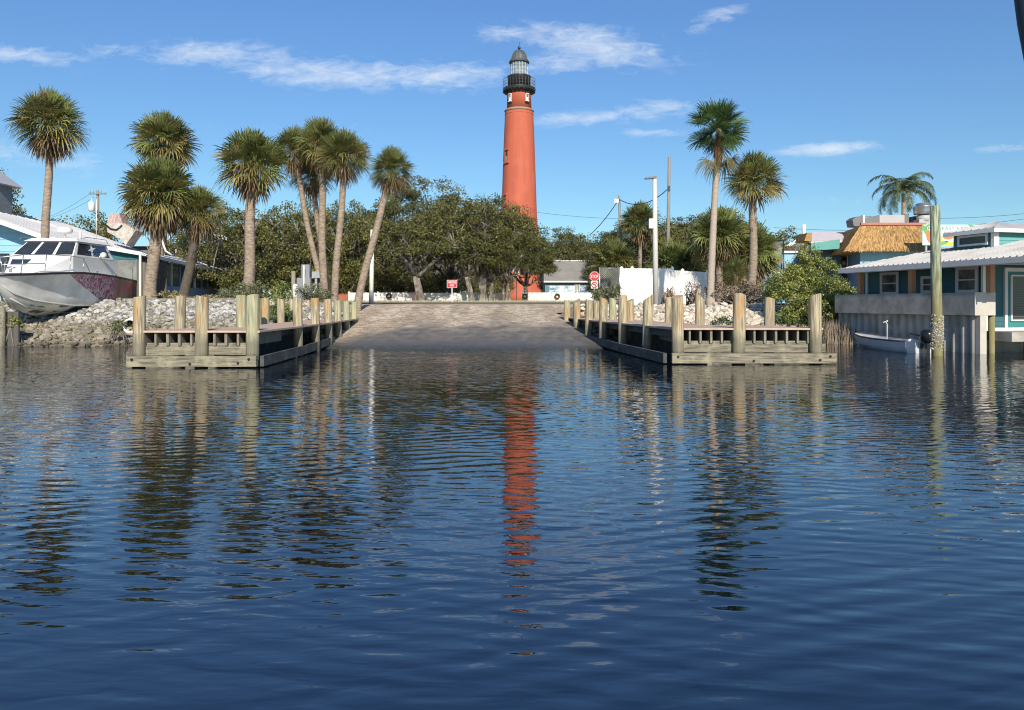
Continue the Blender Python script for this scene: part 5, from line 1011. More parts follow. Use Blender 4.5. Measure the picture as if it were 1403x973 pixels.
    mb = MB(); mb.add([P(3.85, -1.05, 4.03), P(3.85, 1.05, 4.03), P(6.8, 1.2, 4.06), P(6.8, -1.2, 4.06), P(4.1, -.85, 4.17), P(4.1, .85, 4.17), P(6.6, 1.0, 4.2), P(6.6, -1.0, 4.2)], quadbox(0)); mb.build('cabin_roof', M_gel, t)
    def pane(a, b_, c, d, u0, u1, v0, v1, skew=0):
        a, b_, c, d = map(Vector, (a, b_, c, d)); nrm = (b_-a).cross(d-a).normalized(); f = lambda u, v: a.lerp(b_, u).lerp(d.lerp(c, u), v)
        q4 = [f(u0, v0), f(u1, v0), f(u1-skew, v1), f(u0+skew, v1)]; mb = MB(); mb.ext([p+nrm*.012 for p in q4], -nrm*.03); mb.ext([p-nrm*.012 for p in q4], nrm*.03) if False else None
        # push both ways so the pane sits proud on whichever side is outside
        return mb, nrm
    def addpane(q, u0, u1, v0, v1, cen):
        a, b_, c, d = map(Vector, q); nrm = (b_-a).cross(d-a).normalized(); mid = (a+b_+c+d)/4
        if nrm.dot(mid-cen) < 0: nrm = -nrm
        f = lambda u, v: a.lerp(b_, u).lerp(d.lerp(c, u), v); q4 = [f(u0, v0), f(u1, v0), f(u1, v1), f(u0, v1)]
        cc = (q4[0]+q4[1]+q4[2]+q4[3])/4; mb = MB(); mb.ext([p+(p-cc).normalized()*.035-nrm*.01 for p in q4], nrm*.016); o = mb.build('window', M_black, t)
        mb = MB(); mb.ext([p-nrm*.01 for p in q4], nrm*.024); mb.build('pane', M_glass, o)
    cen = P(5, 0, 3.6); fq = (T[0], T[1], T[5], T[4])
    for u0, u1 in ((.03, .29), (.36, .64), (.71, .97)): addpane(fq, u0, u1, .10, .88, cen)
    for sg in (1, 2):
        rq = (T[1], T[2], T[6], T[5]) if sg == 1 else (T[0], T[3], T[7], T[4])
        for u0, u1 in ((.08, .42), (.48, .9)): addpane(rq, u0, u1, .12, .85, cen)
    addpane((A[3]+Vector((0, 0, 0)), Bm[3], Bm[4], A[4]), .62, .95, .40, .72, P(5, 0, 2.5))
    mb = MB(); 
    for sg in (1, -1):
        r_ = [P(.15, sg*.12, 3.15), P(.7, sg*.62, 3.28), P(1.5, sg*1.02, 3.34), P(2.6, sg*1.38, 3.36), P(3.4, sg*1.48, 3.3), P(3.8, sg*1.55, 2.75)]; mb.tube(r_, .018, 6)
        for a, bb in ((r_[0], P(.2, sg*.18, 2.56)), (r_[1], P(.6, sg*.58, 2.6)), (r_[2], P(1.4, sg*1.0, 2.66)), (r_[3], P(2.5, sg*1.36, 2.7)), (r_[4], P(3.3, sg*1.5, 2.73))): mb.tube([a, bb], .016, 6)
        mb.tube([P(.15, sg*.14, 2.88), P(.7, sg*.6, 2.95), P(1.5, sg*1.0, 3.0)], .013, 6)
    mb.tube([P(.15, .12, 3.15), P(.0, 0, 3.16), P(.15, -.12, 3.15)], .018, 6)
    mb.build('bow_rail', M_steel_b, t)
    mb = MB(); mb.lathe(P(5, 0, 4.2), [(.05, 0), (.05, .22), (.22, .24), (.29, .3), (.29, .42), (.2, .5), (.05, .52)], 16); mb.build('radar_dome', M_white, t)
    mb = MB(); mb.tube([P(5.8, .9, 4.1), P(5.8, .93, 6.0)], .014, 5); mb.build('antenna', M_white, t)
    mb = MB(); mb.lathe(P(5.3, 1.42, 3.55), [(.03, -.12), (.12, -.05), (.13, .05), (.06, .12)], 12); mb.tube([P(5.3, 1.25, 3.5), P(5.3, 1.42, 3.5)], .03, 6); mb.build('searchlight', M_white, t)
    mb = MB(); mb.box(0, 0, 0, 0, 0, 0) if False else None; mb.tube([P(1.0, 0, 2.66), P(1.0, 0, 2.86)], .05, 8); mb.tube([P(1.0, -.16, 2.82), P(1.0, .16, 2.82)], .03, 8); mb.build('mooring_cleat', M_steel_b, t)
boat()
# ------------------------------------------------------------------ right: seawall
t = thing('seawall', WALL.p(3, 0, 0), 'grey concrete-capped sheet pile seawall below the teal house', 'seawall')
mb = MB(); mb.fb(WALL, .02, 6.4, -.12, .50, 1.15, 1.83); mb.build('cap', M_conc, t)
mb = MB(); mb.fb(WALL, -.02, .018, -.122, .62, 1.147, 1.834); mb.build('sunlit_cap_end', M_conc_l, t)  # end of the cap, sunlight put into its paler concrete colour
mb = MB(); P = []; n = 0; u = 6.4; k = 0; pts = []
while u > .12: ph = (k % 8); dv = [0, 0, .03, .09, .10, .10, .06, .01][ph]; pts.append((u, dv)); u -= .045; k += 1
for (u, dv) in pts: P += [WALL.p(u, dv+.04, -1.5), WALL.p(u, dv+.04, 1.16)]
mb.add(P, [(2*i, 2*i+1, 2*i+3, 2*i+2) for i in range(len(pts)-1)]); mb.build('sheet_piling', M_sheet, t, recalc=False)
mb = MB(); mb.fb(WALL, -.015, .16, .07, .30, -1.5, 1.145); mb.build('corner_column', M_conc_l, t)
mb = MB(); mb.fb(WALL, .62, .72, .32, 6, -1.5, .36); mb.build('return_wall', M_sheet, t)
mb = MB(); c = WALL.p(.12, .62, 0); mb.tube([(c[0], c[1], -1.5), (c[0], c[1], 1.14)], .09, 12); mb.build('corner_pile', tallmat(), t)
# ------------------------------------------------------------------ teal house
FH = FR(*WALL.p(.75, .95, 0)[:2], .972, .236, .236, -.972)       # front wall: a runs right, n towards the camera
FW = FR(*WALL.p(0, .95, 0)[:2], WA[0], WA[1], -.972, -.236)      # long wall: a away, n towards the water
t = thing('teal_house', WALL.p(2.5, 3, .6), 'teal clapboard waterfront house with white metal roof and cedar porch posts at the right edge', 'house')
mb = MB(); mb.fb(FW, .76, 6.2, -6, -.03, .6, 2.76); mb.build('wall', M_teal, t)
siding(FW, .80, 5.9, -.028, .9, 2.74, .145, M_teal, 'siding', t)
siding(FH, .12, 6, .002, .66, 2.74, .145, M_teal, 'front_siding', t)
mb = MB(); mb.fb(FH, -.06, .12, -.02, .06, .6, 2.74); mb.build('corner_board', M_white, t); mb = MB(); mb.fb(FW, 5.9, 6.0, -.02, .04, .9, 2.74); mb.build('corner_board', M_white, t)
def AW(px): return FW.at(px, .0)
for p0, p1, y0, y1, gm in ((1207, 1232, 373, 404, M_glass2), (1263, 1289, 378, 402, M_glass2), (1310.5, 1341, 365.5, 401.5, M_glass2)):
    a0, a1 = AW(p1), AW(p0); D = FW.p((a0+a1)/2, 0, 0)[1]; window(FW, a0, a1, .004, 1.5+(HY-y1)/F*D, 1.5+(HY-y0)/F*D, t, M_trimgrey, gm, fw=.10, sash=True)
for px, pv in ((1179, .2), (1249.5, .2), (1357, .35)):
    a = WALL.at(px, pv); mb = MB(); mb.fb(WALL, a-.085, a+.085, pv-.085, pv+.085, 1.83, 2.66); mb.build('porch_post', M_cedar, t)
mb = MB(); mb.fb(WALL, -1.85, 6.0, -.02, .14, 2.62, 2.76); mb.build('porch_beam', M_trimgrey, t)
U0, U1 = -1.95, 6.05; ev, ez, pt = -.22, 2.80, .215
def RZ(v): return ez+(v-ev)*pt
rf = poly_slab([WALL.p(U0, ev, ez), WALL.p(U1, ev, ez), WALL.p(U1-2.6, 5.2, RZ(5.2)), WALL.p(U0, 5.2, RZ(5.2))], .05, M_roofm, 'roof', t)
ribs(WALL.p(U0, ev, ez), WALL.p(3.2, ev, ez), WALL.p(U0, 5.2, RZ(5.2)), WALL.p(3.2, 5.2, RZ(5.2)), 24, M_roofm, rf)
mb = MB()
for i in range(1, 11):
    u = 3.2+i*.245; vv = 5.2*(U1-u)/2.6
    if vv > .3: mb.beam(Vector(WALL.p(u, ev, ez+.018)), Vector(WALL.p(u, min(5.2, vv), RZ(min(5.2, vv))+.018)), .05, .035)
mb.build('hip_seams', M_roofm, rf)
mb = MB(); mb.fb(WALL, U0, U1, ev-.02, ev+.02, ez-.17, ez-.01); mb.build('fascia', M_trimgrey, rf)
mb = MB(); mb.add([WALL.p(U1, ev, ez-.05), WALL.p(U1+.1, 5.2, ez-.05), WALL.p(U1-2.6, 5.2, RZ(5.2)-.01)], [(0, 1, 2)]); mb.build('hip_roof', M_roofm, rf)
mb = MB(); mb.fb(WALL, U0, U1-.1, ev+.02, 5.2, ez-.09, ez-.06); mb.build('soffit', M_trimgrey, t)
# door on the front wall
hd = lambda px: FH.at(px, .0); a0 = hd(1377.5); D = FH.p(a0, 0, 0)[1]
mb = MB(); mb.fb(FH, a0-.10, a0, .02, .09, .68, 2.62); mb.fb(FH, a0, a0+1.1, .02, .09, 2.5, 2.62); mb.fb(FH, a0+1.1, a0+1.2, .02, .09, .68, 2.62); mb.build('door_frame', M_trimgrey, t)
mb = MB(); mb.fb(FH, a0, a0+1.1, .02, .05, .70, 2.5); dr = mb.build('door', mat('door_teal', (.05, .22, .22), (.04, .19, .19), 2, .5), t)
window(FH, a0+.12, a0+.98, .052, .95, 2.40, dr, M_trimgrey, M_glass, fw=.05, blinds=True, name='door_light')
mb = MB(); mb.fb(FH, -.3, 6, .0, 1.3, .38, .66); mb.build('deck', M_conc, t)
mb = MB(); mb.fb(FH, .25, 6, .09, .13, .66, .75); mb.build('threshold', M_white, t)
for a_ in (.5, 2.4): mb = MB(); p = FH.p(a_, 1.1, 0); mb.tube([(p[0], p[1], -1.4), (p[0], p[1], .38)], .11, 10); mb.build('pile', M_beam_dark, t)
# cupola
u0, u1, v0, v1, zt = 1.55, 3.2, 2.2, 5.0, 3.90
mb = MB(); mb.fb(WALL, u0, u1, v0, v1, 3.15, zt); cup = mb.build('cupola', M_teal, t)
FC = FR(*WALL.p(0, v0, 0)[:2], WA[0], WA[1], -.972, -.236); window(FC, u0+.22, u1-.22, .003, 3.43, 3.80, cup, M_trimgrey, M_glass, fw=.07)
FC2 = FR(*WALL.p(u0, v0, 0)[:2], .972, .236, .236, -.972); siding(FC2, .15, 2.8, .002, 3.2, zt, .12, M_teal_sun, 'cupola_siding', t)
mb = MB(); mb.fb(FC2, -.03, .16, -.1, .035, 3.2, zt); mb.build('cupola_corner_board', M_white, t)
c = lambda u, v, z: WALL.p(u, v, z); o_ = .22; zc_ = zt+.0
mb = MB(); mb.add([c(u0-o_, v0-o_, zc_), c(u1+o_, v0-o_, zc_), c(u1+o_, v1+o_, zc_), c(u0-o_, v1+o_, zc_), c(u0-o_, v0-o_, zc_+.03), c(u1+o_, v0-o_, zc_+.03), c(u1+o_, v1+o_, zc_+.03), c(u0-o_, v1+o_, zc_+.03), c((u0+u1)/2, v0+1.0, 4.24), c((u0+u1)/2, v1-.9, 4.24)],
    [(0, 1, 2, 3), (0, 1, 5, 4), (1, 2, 6, 5), (2, 3, 7, 6), (3, 0, 4, 7), (4, 5, 8), (5, 6, 9, 8), (6, 7, 9), (7, 4, 8, 9)]); mb.build('cupola_roof', M_roofm, cup)
ribs(c(u0-o_, v0-o_, zc_+.03), c(u1+o_, v0-o_, zc_+.03), c((u0+u1)/2-.12, v0+.95, 4.23), c((u0+u1)/2+.12, v0+.95, 4.23), 7, M_roofm, cup, w=.04)
mb = MB(); mb.fb(WALL, u0-o_-.02, u1+o_, v0-o_-.02, v0-o_+.02, zt-.10, zt+.02); mb.fb(WALL, u0-o_-.03, u0-o_+.01, v0-o_, v1, zt-.10, zt+.021); mb.build('cupola_fascia', M_white, cup)
# porch furniture glimpsed at the far end
y = 28.9; x = PX(1190.5, y); t = thing('patio_chair', (x, y, 1.45), 'white slatted patio chair on the far end of the teal house porch', 'chair'); mb = MB()
for i in range(5): mb.box(x-.25, x+.25, y, y+.02, 1.62+i*.09, 1.67+i*.09)
mb.box(x-.25, x-.21, y-.01, y+.03, 1.0, 2.05); mb.box(x+.21, x+.25, y-.01, y+.03, 1.0, 2.05); mb.build('backrest', M_white, t); mb = MB(); mb.box(x-.25, x+.25, y-.45, y-.012, 1.42, 1.46); mb.build('seat', M_white, t)
for sx in (-.23, .23): mb = MB(); mb.box(x+sx-.02, x+sx+.02, y-.44, y-.40, 1.0, 1.42); mb.build('leg', M_white, t)
# ------------------------------------------------------------------ skiff
def skiff():
    st0, bw = Vector((12.38, 22.95, 0)), Vector((12.28, 27.2, 0)); ds = (bw-st0).normalized(); L = (bw-st0).length; sd = Vector((ds.y, -ds.x, 0))
    t = thing('skiff', (12.3, 25, 0), 'small open grey skiff with black outboard motor moored against the seawall', 'boat'); P = lambda s, l, z: st0+ds*s+sd*l+Vector((0, 0, z))
    S_ = [0, .8, 1.8, 2.8, 3.5, 3.95, L]; hb = [.50, .56, .58, .52, .36, .18, .02]; zt = [.36, .35, .36, .39, .43, .46, .5]; hc = [.44, .48, .48, .38, .2, .08, .005]; zc = [-.05, -.06, -.05, 0, .08, .2, .42]
    mb = MB(); n = len(S_)
    for sg in (1, -1): mb.add([p for i in range(n) for p in (P(S_[i], sg*hb[i], zt[i]), P(S_[i], sg*(hb[i]+hc[i])/2+sg*.02, (zt[i]+zc[i])/2), P(S_[i], sg*hc[i], zc[i]), P(S_[i], 0, zc[i]-.06))], [(4*i+j, 4*i+j+1, 4*i+5+j, 4*i+4+j) for i in range(n-1) for j in range(3)], True)
    mb.add([P(0, -.5, .36), P(0, .5, .36), P(0, .44, -.05), P(0, 0, -.11), P(0, -.44, -.05)], [(0, 1, 2, 3, 4)]); mb.build('hull', mat('skiff_grey_paint', (.55, .57, .58), (.42, .44, .45), 2.5, .35), t)
    mb = MB(); mb.add([p for i in range(n) for p in (P(S_[i], hb[i]*.93, .12), P(S_[i], -hb[i]*.93, .12))], [(2*i, 2*i+1, 2*i+3, 2*i+2) for i in range(n-1)]); mb.build('floor', M_trimgrey, t)
    mb = MB(); [mb.tube([P(S_[i], sg*hb[i], zt[i]) for i in range(n)], .028, 6) for sg in (1, -1)]; mb.build('gunwale', mat('dark_gunwale', (.06, .06, .06), rough=.5), t)
    for s in (.9, 2.2): mb = MB(); w = float(np.interp(s, S_, hb))*.95; mb.add([P(s-.15, -w, .26), P(s+.15, -w, .26), P(s+.15, w, .26), P(s-.15, w, .26), P(s-.15, -w, .30), P(s+.15, -w, .30), P(s+.15, w, .30), P(s-.15, w, .30)], [(0, 3, 2, 1), (4, 5, 6, 7), (0, 1, 5, 4), (1, 2, 6, 5), (2, 3, 7, 6), (3, 0, 4, 7)]); mb.build('bench', M_white, t)
    c = P(-.22, .05, 0); mb = MB(); mb.lathe((c.x, c.y, 0), [(.10, .32), (.17, .36), (.20, .46), (.20, .60), (.16, .68), (.06, .72)], 14); mb.box(c.x-.05, c.x+.05, c.y-.06, c.y+.06, -.35, .34); mb.box(c.x-.09, c.x+.09, c.y-.02, c.y+.24, .14, .30)
    mo = mb.build('outboard_motor', M_blackgloss, t); mb = MB(); mb.tube([(c.x-.05, c.y+.1, .50), (c.x-.22, c.y+.55, .58)], .022, 6); mb.build('tiller', M_black, mo)
    mb = MB(); mb.tube([P(2.2, .1, .3), P(2.2, .1, .82), P(2.17, .04, .90), P(2.1, -.08, .88)], .014, 6); mb.tube([P(2.2, .1, .9), P(2.2, .1, .94)], .03, 6); mb.build('rod_holder', M_white, t)
    mb = MB(); mb.lathe(tuple(P(.35, -.1, .14)), [(.14, 0), (.15, .2), (.12, .26), (.03, .28)], 12); mb.build('fuel_tank', M_white, t)
skiff()
# ------------------------------------------------------------------ thatched restaurant
t = thing('thatched_restaurant', (24, 49, 1.6), 'blue restaurant with straw-coloured thatched mansard roof behind the teal house', 'building')
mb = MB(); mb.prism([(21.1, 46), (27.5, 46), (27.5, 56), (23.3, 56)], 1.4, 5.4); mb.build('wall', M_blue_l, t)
mb = MB(); fl = FR(21.1, 46, 2.2, 10, -10, 2.2); mb.fb(fl, .02, 9.5, .0, .012, 1.4, 5.0); mb.build('side_wall_shade', M_blue_m, t)  # thin darker blue skin paints shade onto the left side
a0, a1 = fl.at(1162, 0), fl.at(1153, 0); window(fl, min(a0, a1), max(a0, a1), .015, PZ(374, 48.5), PZ(347, 48.5), t, M_white, M_glass, fw=.12, sash=True)
M_thatch = mat('thatch_straw', (.46, .28, .10), (.28, .16, .06), 16, .9, .05, 22, (1, 1, .35), contrast=1.6)
b0 = [(19.75, 45.1), (25.35, 45.1), (27.9, 57), (22.3, 57)]; t0 = [(21.55, 46.9), (25.45, 46.9), (26.6, 55), (23.2, 55)]; zb, zt = 4.62, 6.34
mb = MB(); mb.add([(x, y, zb) for x, y in b0]+[(x, y, zt) for x, y in t0], [(0, 1, 5, 4), (1, 2, 6, 5), (2, 3, 7, 6), (3, 0, 4, 7), (4, 5, 6, 7), (3, 2, 1, 0)]); mb.build('thatched_roof', M_thatch, t)
rng = random.Random(4); mb = MB()
def strawface(p0, p1, q0, q1, rows, cols):
    p0, p1, q0, q1 = map(Vector, (p0, p1, q0, q1)); nr_ = (p1-p0).cross(q0-p0).normalized(); nr_ = -nr_ if nr_.z < 0 else nr_
    for r in range(rows):
        for c_ in range(cols):
            u = (c_+rng.random())/cols; v = r/rows+rng.uniform(0, .06); a = p0.lerp(p1, u).lerp(q0.lerp(q1, u), min(1, v+.16)); b_ = p0.lerp(p1, u+rng.uniform(-.012, .012)).lerp(q0.lerp(q1, u), v-.05-.03*rng.random()); w = (p1-p0).normalized()*.035
            o = nr_*rng.uniform(.02, .09); mb.add([a-w+nr_*.01, a+w+nr_*.01, b_+w*.5+o, b_-w*.5+o], [(0, 1, 2, 3)])
strawface((*b0[0], zb), (*b0[1], zb), (*t0[0], zt), (*t0[1], zt), 14, 110); strawface((*b0[3], zb), (*b0[0], zb), (*t0[3], zt), (*t0[0], zt), 10, 120)
mb.build('straw_thatch', mat('thatch_blades', (.53, .325, .12), (.34, .20, .075), 3, .85, island=(.6, 1.35)), t, recalc=False, kind='stuff')
mb = MB(); mb.box(21.5, 25.5, 46.75, 46.92, zt+.0, zt+.14); mb.build('ridge_trim', mat('faded_red_trim', (.42, .17, .13), rough=.7), t)
mb = MB(); mb.fb(FR(21.1, 46, 1, 0, 0, -1), 1.9, 4.3, .01, .05, PZ(372, 46), PZ(351, 46)); mb.build('menu_board', mat('mint_board', (.35, .66, .52), (.30, .58, .46), 2, .7), t)
# rooftop plant
M_duct = mat('grey_ductwork', (.42, .41, .40), (.34, .33, .32), 1.5, .6); M_ductd = mat('dark_grey_ductwork', (.16, .165, .17), (.12, .125, .13), 1.5, .6)
y = 50; t = thing('rooftop_ducts', (PX(1205, y), y, 6.3), 'grey rooftop air ducts on top of the thatched restaurant', 'air duct')
mb = MB(); mb.ext([W3(1170, 310, y), W3(1168, 301, y), W3(1173, 297, y), W3(1181, 295.5, y), W3(1181, 310, y)], (0, 1, 0)); mb.build('hood', M_ductd, t)
mb = MB(); mb.box(PX(1181.2, y), PX(1184, y), y-.1, y+.2, 6, PZ(295, y)); mb.build('riser', M_white, t)
mb = MB(); mb.ext([W3(1184.5, 310, y), W3(1184.5, 298.5, y), W3(1204.5, 295, y), W3(1204.5, 310, y)], (0, 1.2, 0)); mb.build('screen', M_ductd, t)
mb = MB(); mb.box(PX(1205, y), PX(1239.5, y), y, y+1.2, PZ(309, y), PZ(294.5, y)); mb.build('main_duct', M_duct, t)
mb = MB(); mb.ext([W3(1240, 308, y), W3(1240, 293.5, y), W3(1245.5, 292.5, y), W3(1245.5, 308, y)], (0, 1.2, 0)); mb.ext([W3(1246, 308, y), W3(1249, 300, y), W3(1254, 296, y), W3(1260, 299, y), W3(1260, 308, y)], (0, .9, 0)); mb.build('elbow', M_ductd, t)
y = 49.5; t = thing('exhaust_fan', (PX(1264, y), y, 6.3), 'round silver kitchen exhaust fan on the restaurant roof beside the tall piling', 'exhaust fan'); c0 = PX(1265, y); px_ = y/F
mb = MB(); mb.lathe((c0, y, 0), [(11.5*px_, PZ(294, y)), (12.5*px_, PZ(290, y)), (12.5*px_, PZ(285, y)), (13*px_, PZ(284, y)), (13*px_, PZ(283, y)), (9.5*px_, PZ(282.6, y)), (9.5*px_, PZ(279.5, y)), (8*px_, PZ(278.8, y))], 24); mb.build('housing', M_steel_b, t)
mb = MB(); mb.lathe((c0, y, 0), [(9*px_, PZ(304, y)), (9*px_, PZ(296, y)), (6*px_, PZ(294.5, y))], 24); mb.box(c0-10*px_, c0+10*px_, y-.4, y+.4, 6.0, PZ(301.5, y)); mb.build('curb', M_duct, t)
# banner
y = 44; x0, x1 = PX(1264, y), PX(1346, y); t = thing('restaurant_banner', ((x0+x1)/2, y, 4.6), 'pale aqua banner reading BREAKFAST & BRUNCH with fruit and cocktail art beside the thatch', 'banner'); fr = FR(0, y, 1, 0, 0, -1); A_ = lambda px: PX(px, y); Zp = lambda py: PZ(py, y)
mb = MB(); mb.fb(fr, x0, x1, -.05, 0, Zp(336), Zp(308)); mb.build('panel', mat('aqua_banner', (.52, .78, .80), (.62, .84, .84), .8, .6), t)
M_txt = mat('banner_teal_ink', (.10, .22, .26), rough=.7); [text_mesh(w_, .19, fr, (A_(c0_)+A_(c1_))/2, .01, Zp(313.2), M_txt, 'lettering', t, w=A_(c1_)-A_(c0_)) for w_, c0_, c1_ in (('BREAKFAST', 1267, 1308), ('&', 1311, 1314), ('BRUNCH', 1317, 1345))]; text_mesh('TIL', .17, fr, A_(1306), .01, Zp(318.4), M_txt, 'lettering', t, w=.36)
def ell(cx, cy, rx, ry, m, nm, n0, rot=0):
    mb = MB(); mb.ext([fr.p(A_(cx)+(math.cos(k*.2618)*rx*math.cos(rot)-math.sin(k*.2618)*ry*math.sin(rot))*y/F, n0, Zp(cy)+(math.cos(k*.2618)*rx*math.sin(rot)+math.sin(k*.2618)*ry*math.cos(rot))*y/F) for k in range(24)], (0, -.003, 0)); mb.build(nm, m, t)
M_yel = mat('banner_yellow', (.80, .55, .06), rough=.7); M_ora = mat('banner_orange', (.75, .22, .06), rough=.7); M_grn = mat('banner_green', (.16, .40, .12), rough=.7); M_wht = mat('banner_white', (.8, .8, .72), rough=.7)
ell(1300, 330, 20, 7, M_yel, 'lemon_art', .004); ell(1303, 327, 12, 5, M_wht, 'plate_art', .010); ell(1299, 325, 7, 3.4, M_ora, 'orange_art', .016); ell(1293, 333, 6, 2.5, M_grn, 'lime_art', .010, .3)
ell(1268, 316, 3, 9, M_grn, 'leaf_art', .004, .5); ell(1273, 324, 4, 9, M_ora, 'orange_slice_art', .010, .2); ell(1334, 310.8, 8, 1.8, M_grn, 'leaf_art', .004, -.35); ell(1270, 310, 5, 1.6, M_grn, 'leaf_art', .010, .4)
mb = MB(); mb.beam(fr.p(A_(1294), .022, Zp(317.5)), fr.p(A_(1299), .022, Zp(325)), .01, .08); mb.build('straw_art', M_txt, t)
for pp in (1270, 1340): mb = MB(); mb.box(A_(pp)-.05, A_(pp)+.05, y+.06, y+.16, 1.5, Zp(309)); mb.build('post', M_steel, t)
# blue building with picture banner, green awning
y = 52; t = thing('blue_shop', (PX(1100, y), y+3, 1.6), 'small pale blue flat-roofed shop behind the mangrove bush', 'building')
mb = MB(); mb.prism([(PX(1072, y), y), (PX(1141, y), y), (PX(1141, y), y+7), (PX(1062, y+7), y+7), ], 1.4, PZ(347, y)); mb.build('wall', M_blue_l, t)
mb = MB(); mb.box(PX(1071.5, y), PX(1141.5, y), y-.15, y+7, PZ(347, y)+.003, PZ(344, y)); mb.build('fascia', M_white, t)
mb = MB(); mb.prism([(PX(1046, 50), 50), (PX(1071, 50), 50.2), (PX(1071, 50), 50.4), (PX(1046, 50), 50.2)], 1.4, PZ(347, 50)); mb.build('shaded_side_face', M_blue_m, t)  # left face of the shop, its shade put into a darker blue
y = 49; t = thing('picture_banner', (PX(1061, y), y, 3.5), 'dark hanging picture banner with palms at sunset colours left of the blue shop', 'banner'); mb = MB(); mb.ext([W3(1052, 362, y), W3(1051, 333, y), W3(1056, 330, y), W3(1070, 331, y), W3(1072, 361, y)], (0, .06, 0))
m = bpy.data.materials.new('beach_picture'); m.use_nodes = True; nt = m.node_tree; g = N(nt, 'ShaderNodeNewGeometry'); sp = N(nt, 'ShaderNodeSeparateXYZ'); nt.links.new(g.outputs['Position'], sp.inputs[0]); nn = N(nt, 'ShaderNodeTexNoise'); nn.inputs['Scale'].default_value = 5; nn.inputs['Detail'].default_value = 5; nt.links.new(g.outputs['Position'], nn.inputs['Vector'])
f = mth(nt, 'ADD', mth(nt, 'DIVIDE', mth(nt, 'SUBTRACT', sp.outputs[2], PZ(362, y)), PZ(331, y)-PZ(362, y)), mth(nt, 'MULTIPLY', mth(nt, 'SUBTRACT', nn.outputs[0], .5), .6)); r = N(nt, 'ShaderNodeValToRGB'); r.color_ramp.elements[0].color = (.25, .13, .04, 1); r.color_ramp.elements[1].color = (.10, .11, .13, 1)
for p_, c_ in ((.25, (.10, .08, .04)), (.45, (.16, .19, .10)), (.7, (.22, .24, .22)), (.85, (.05, .06, .06))): e = r.color_ramp.elements.new(p_); e.color = (*c_, 1)
nt.links.new(f, r.inputs[0]); nt.links.new(r.outputs[0], nt.nodes['Principled BSDF'].inputs['Base Color']); mb.build('picture', m, t); mb = MB(); mb.tube([W3(1073.5, 411, y), W3(1073.5, 328, y)], .05, 8); mb.tube([W3(1051, 329.5, y), W3(1073.5, 329.5, y)], .03, 6); mb.build('stand', M_black, t)
y = 47.5; t = thing('awning_building', (PX(1130, y), y+3, 1.6), 'blue outbuilding with aqua awning and pale sloping roof left of the thatched roof', 'building')
mb = MB(); mb.box(PX(1122, y+1.6), PX(1152, y+1.6), y+1.6, y+6, 1.4, PZ(338, y)); mb.build('wall', M_blue_d, t)
mb = MB(); mb.ext([W3(1111, 343.5, y), W3(1111.5, 333, y), W3(1151, 328, y), W3(1150, 341, y)], (0, .25, 0)); mb.build('awning', M_aqua, t)
mb = MB(); mb.add([W3(1111, 332, y+.25), W3(1153, 328, y+.25), W3(1162, 318, y+5), W3(1112, 318, y+5)], [(0, 1, 2, 3)]); mb.ext([W3(1111, 332, y+.26), W3(1153, 328, y+.26), W3(1162, 318, y+5), W3(1112, 318, y+5)], (0, 0, -.2)); mb.build('roof', mat('pinkish_white_roof', (.66, .60, .58), (.56, .50, .49), 1.5, .6), t)
mb = MB(); mb.ext([W3(1102, 330, y), W3(1106, 319, y), W3(1113, 319, y), W3(1112, 331, y)], (0, 1.6, 0)); mb.build('thatch_end', M_thatch, t)
mb = MB(); mb.tube([W3(1101.5, 336, y+1), W3(1101.5, 308, y+1)], .12, 10); mb.build('vent_pipe', M_white, t)
y = 66; t = thing('grey_roof_house', (PX(1083, y), y, 1.6), 'grey-shingled house roof peeking over the blue shop', 'house'); mb = MB(); mb.box(PX(1070, y), PX(1112, y), y+.3, y+7, 1.4, PZ(344, y)); mb.build('wall', M_trimgrey, t)
M_shin = mat('grey_shingles', (.17, .165, .16), (.11, .108, .105), 3, .9); mb = MB(); mb.ext([W3(1066, 345, y), W3(1094, 330, y), W3(1114, 345, y)], (0, 7, 0)); mb.build('roof', M_shin, t)
mb = MB(); mb.beam(Vector(W3(1066, 344, y-.05)), Vector(W3(1094, 329, y-.05)), .1, .25); mb.build('rake_board', M_white, t)
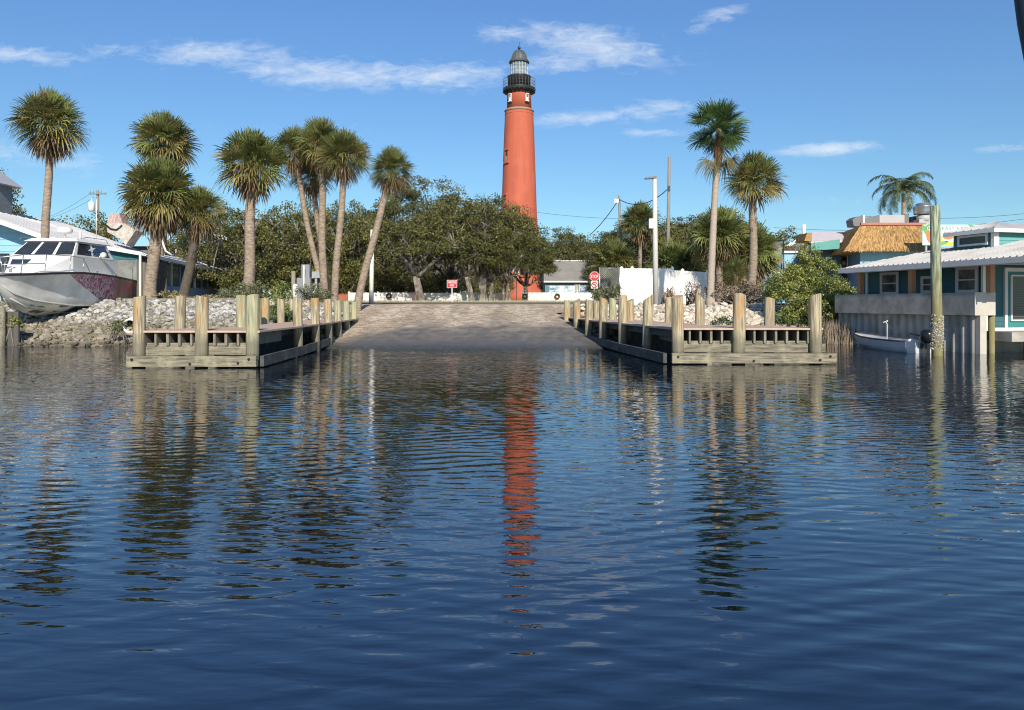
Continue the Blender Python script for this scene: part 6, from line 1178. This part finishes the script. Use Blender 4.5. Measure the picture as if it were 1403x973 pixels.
# houses by the lighthouse
y = 98; t = thing('grey_roof_house', (PX(782, y), y+4, 1.7), 'long low teal house with grey roof right of the lighthouse foot', 'house')
mb = MB(); mb.box(PX(747, y), PX(838, y), y+.5, y+9, 1.5, PZ(384, y)); mb.build('wall', mat('muted_teal_wall', (.13, .24, .29), (.10, .19, .24), .6, .8), t)
M_shg = mat('weathered_grey_shingles', (.25, .24, .215), (.17, .165, .15), .8, .9, .02, 6); mb = MB(); mb.add([W3(745, 385.5, y), W3(842, 385.5, y), W3(842, 357.5, y+4.6), W3(745, 357.5, y+4.6), (PX(745, y), y+9.4, PZ(385.5, y)), (PX(842, y), y+9.4, PZ(385.5, y))], [(0, 1, 2, 3), (3, 2, 5, 4), (0, 3, 4), (1, 5, 2), (0, 4, 5, 1)]); mb.build('roof', M_shg, t)
mb = MB(); mb.box(PX(745, y), PX(842, y), y-.06, y-.01, PZ(387, y), PZ(385, y)); mb.build('fascia', M_white, t); mb = MB(); mb.box(PX(745, y+4.6), PX(842, y+4.6), y+4.5, y+4.7, PZ(357.8, y+4.6), PZ(356.8, y+4.6)); mb.build('ridge_cap', M_white, t)
mb = MB(); fr = FR(0, y+.5, 1, 0, 0, -1); mb.fb(fr, PX(753, y), PX(820, y), .01, .05, PZ(401, y), PZ(391.5, y)); mb.build('mural', mat('wave_mural', (.62, .70, .72), (.10, .20, .32), .9, .7, contrast=2.5, stretch=(1.3, 1, 2.2)), t)
for p0, p1 in ((788, 791), (792, 795)): window(fr, PX(p0, y), PX(p1, y), .06, PZ(399, y), PZ(389, y), t, M_white)
y = 112; t = thing('brick_house', (PX(510, y), y+3, 1.7), 'red brick keeper house hidden behind the oaks left of the lighthouse', 'house')
mb = MB(); mb.box(PX(448, y), PX(575, y), y, y+7, 1.5, PZ(384, y)); mb.build('wall', mat('dull_red_brick', (.36, .12, .07), (.28, .09, .055), 1, .85), t)
mb = MB(); mb.add([W3(445, 384.5, y-.3), W3(578, 384.5, y-.3), W3(560, 362, y+3.5), W3(463, 362, y+3.5), (PX(445, y), y+7.4, PZ(384.5, y)), (PX(578, y), y+7.4, PZ(384.5, y))], [(0, 1, 2, 3), (3, 2, 5, 4), (0, 3, 4), (1, 5, 2), (0, 4, 5, 1)]); mb.build('roof', M_shin, t)
fr = FR(0, y, 1, 0, 0, -1); [window(fr, PX(p, y)-.5, PX(p, y)+.5, .01, PZ(399, y), PZ(388, y), t, M_white) for p in (475, 500, 530, 545)]
# canopy strut of the boat the picture is taken from
mb = MB(); d_ = 1.25; mb.tube([(PX(1386, d_), d_, PZ(-260, d_)), (PX(1400, d_), d_, PZ(-40, d_)), (PX(1409, d_), d_, PZ(30, d_)), (PX(1424, d_), d_, PZ(110, d_)), (PX(1450, d_), d_, PZ(230, d_)), (PX(1500, d_), d_, PZ(480, d_)), (PX(1560, d_), d_, PZ(900, d_))], [.016]*7, 12)
mb.build('canopy_strut', mat('dark_navy_strut', (.012, .018, .03), rough=.5), label='dark navy canopy strut crossing the top right corner very close by', cat='canopy strut')
for o in bpy.data.objects:
    if 'local' in o: del o['local']
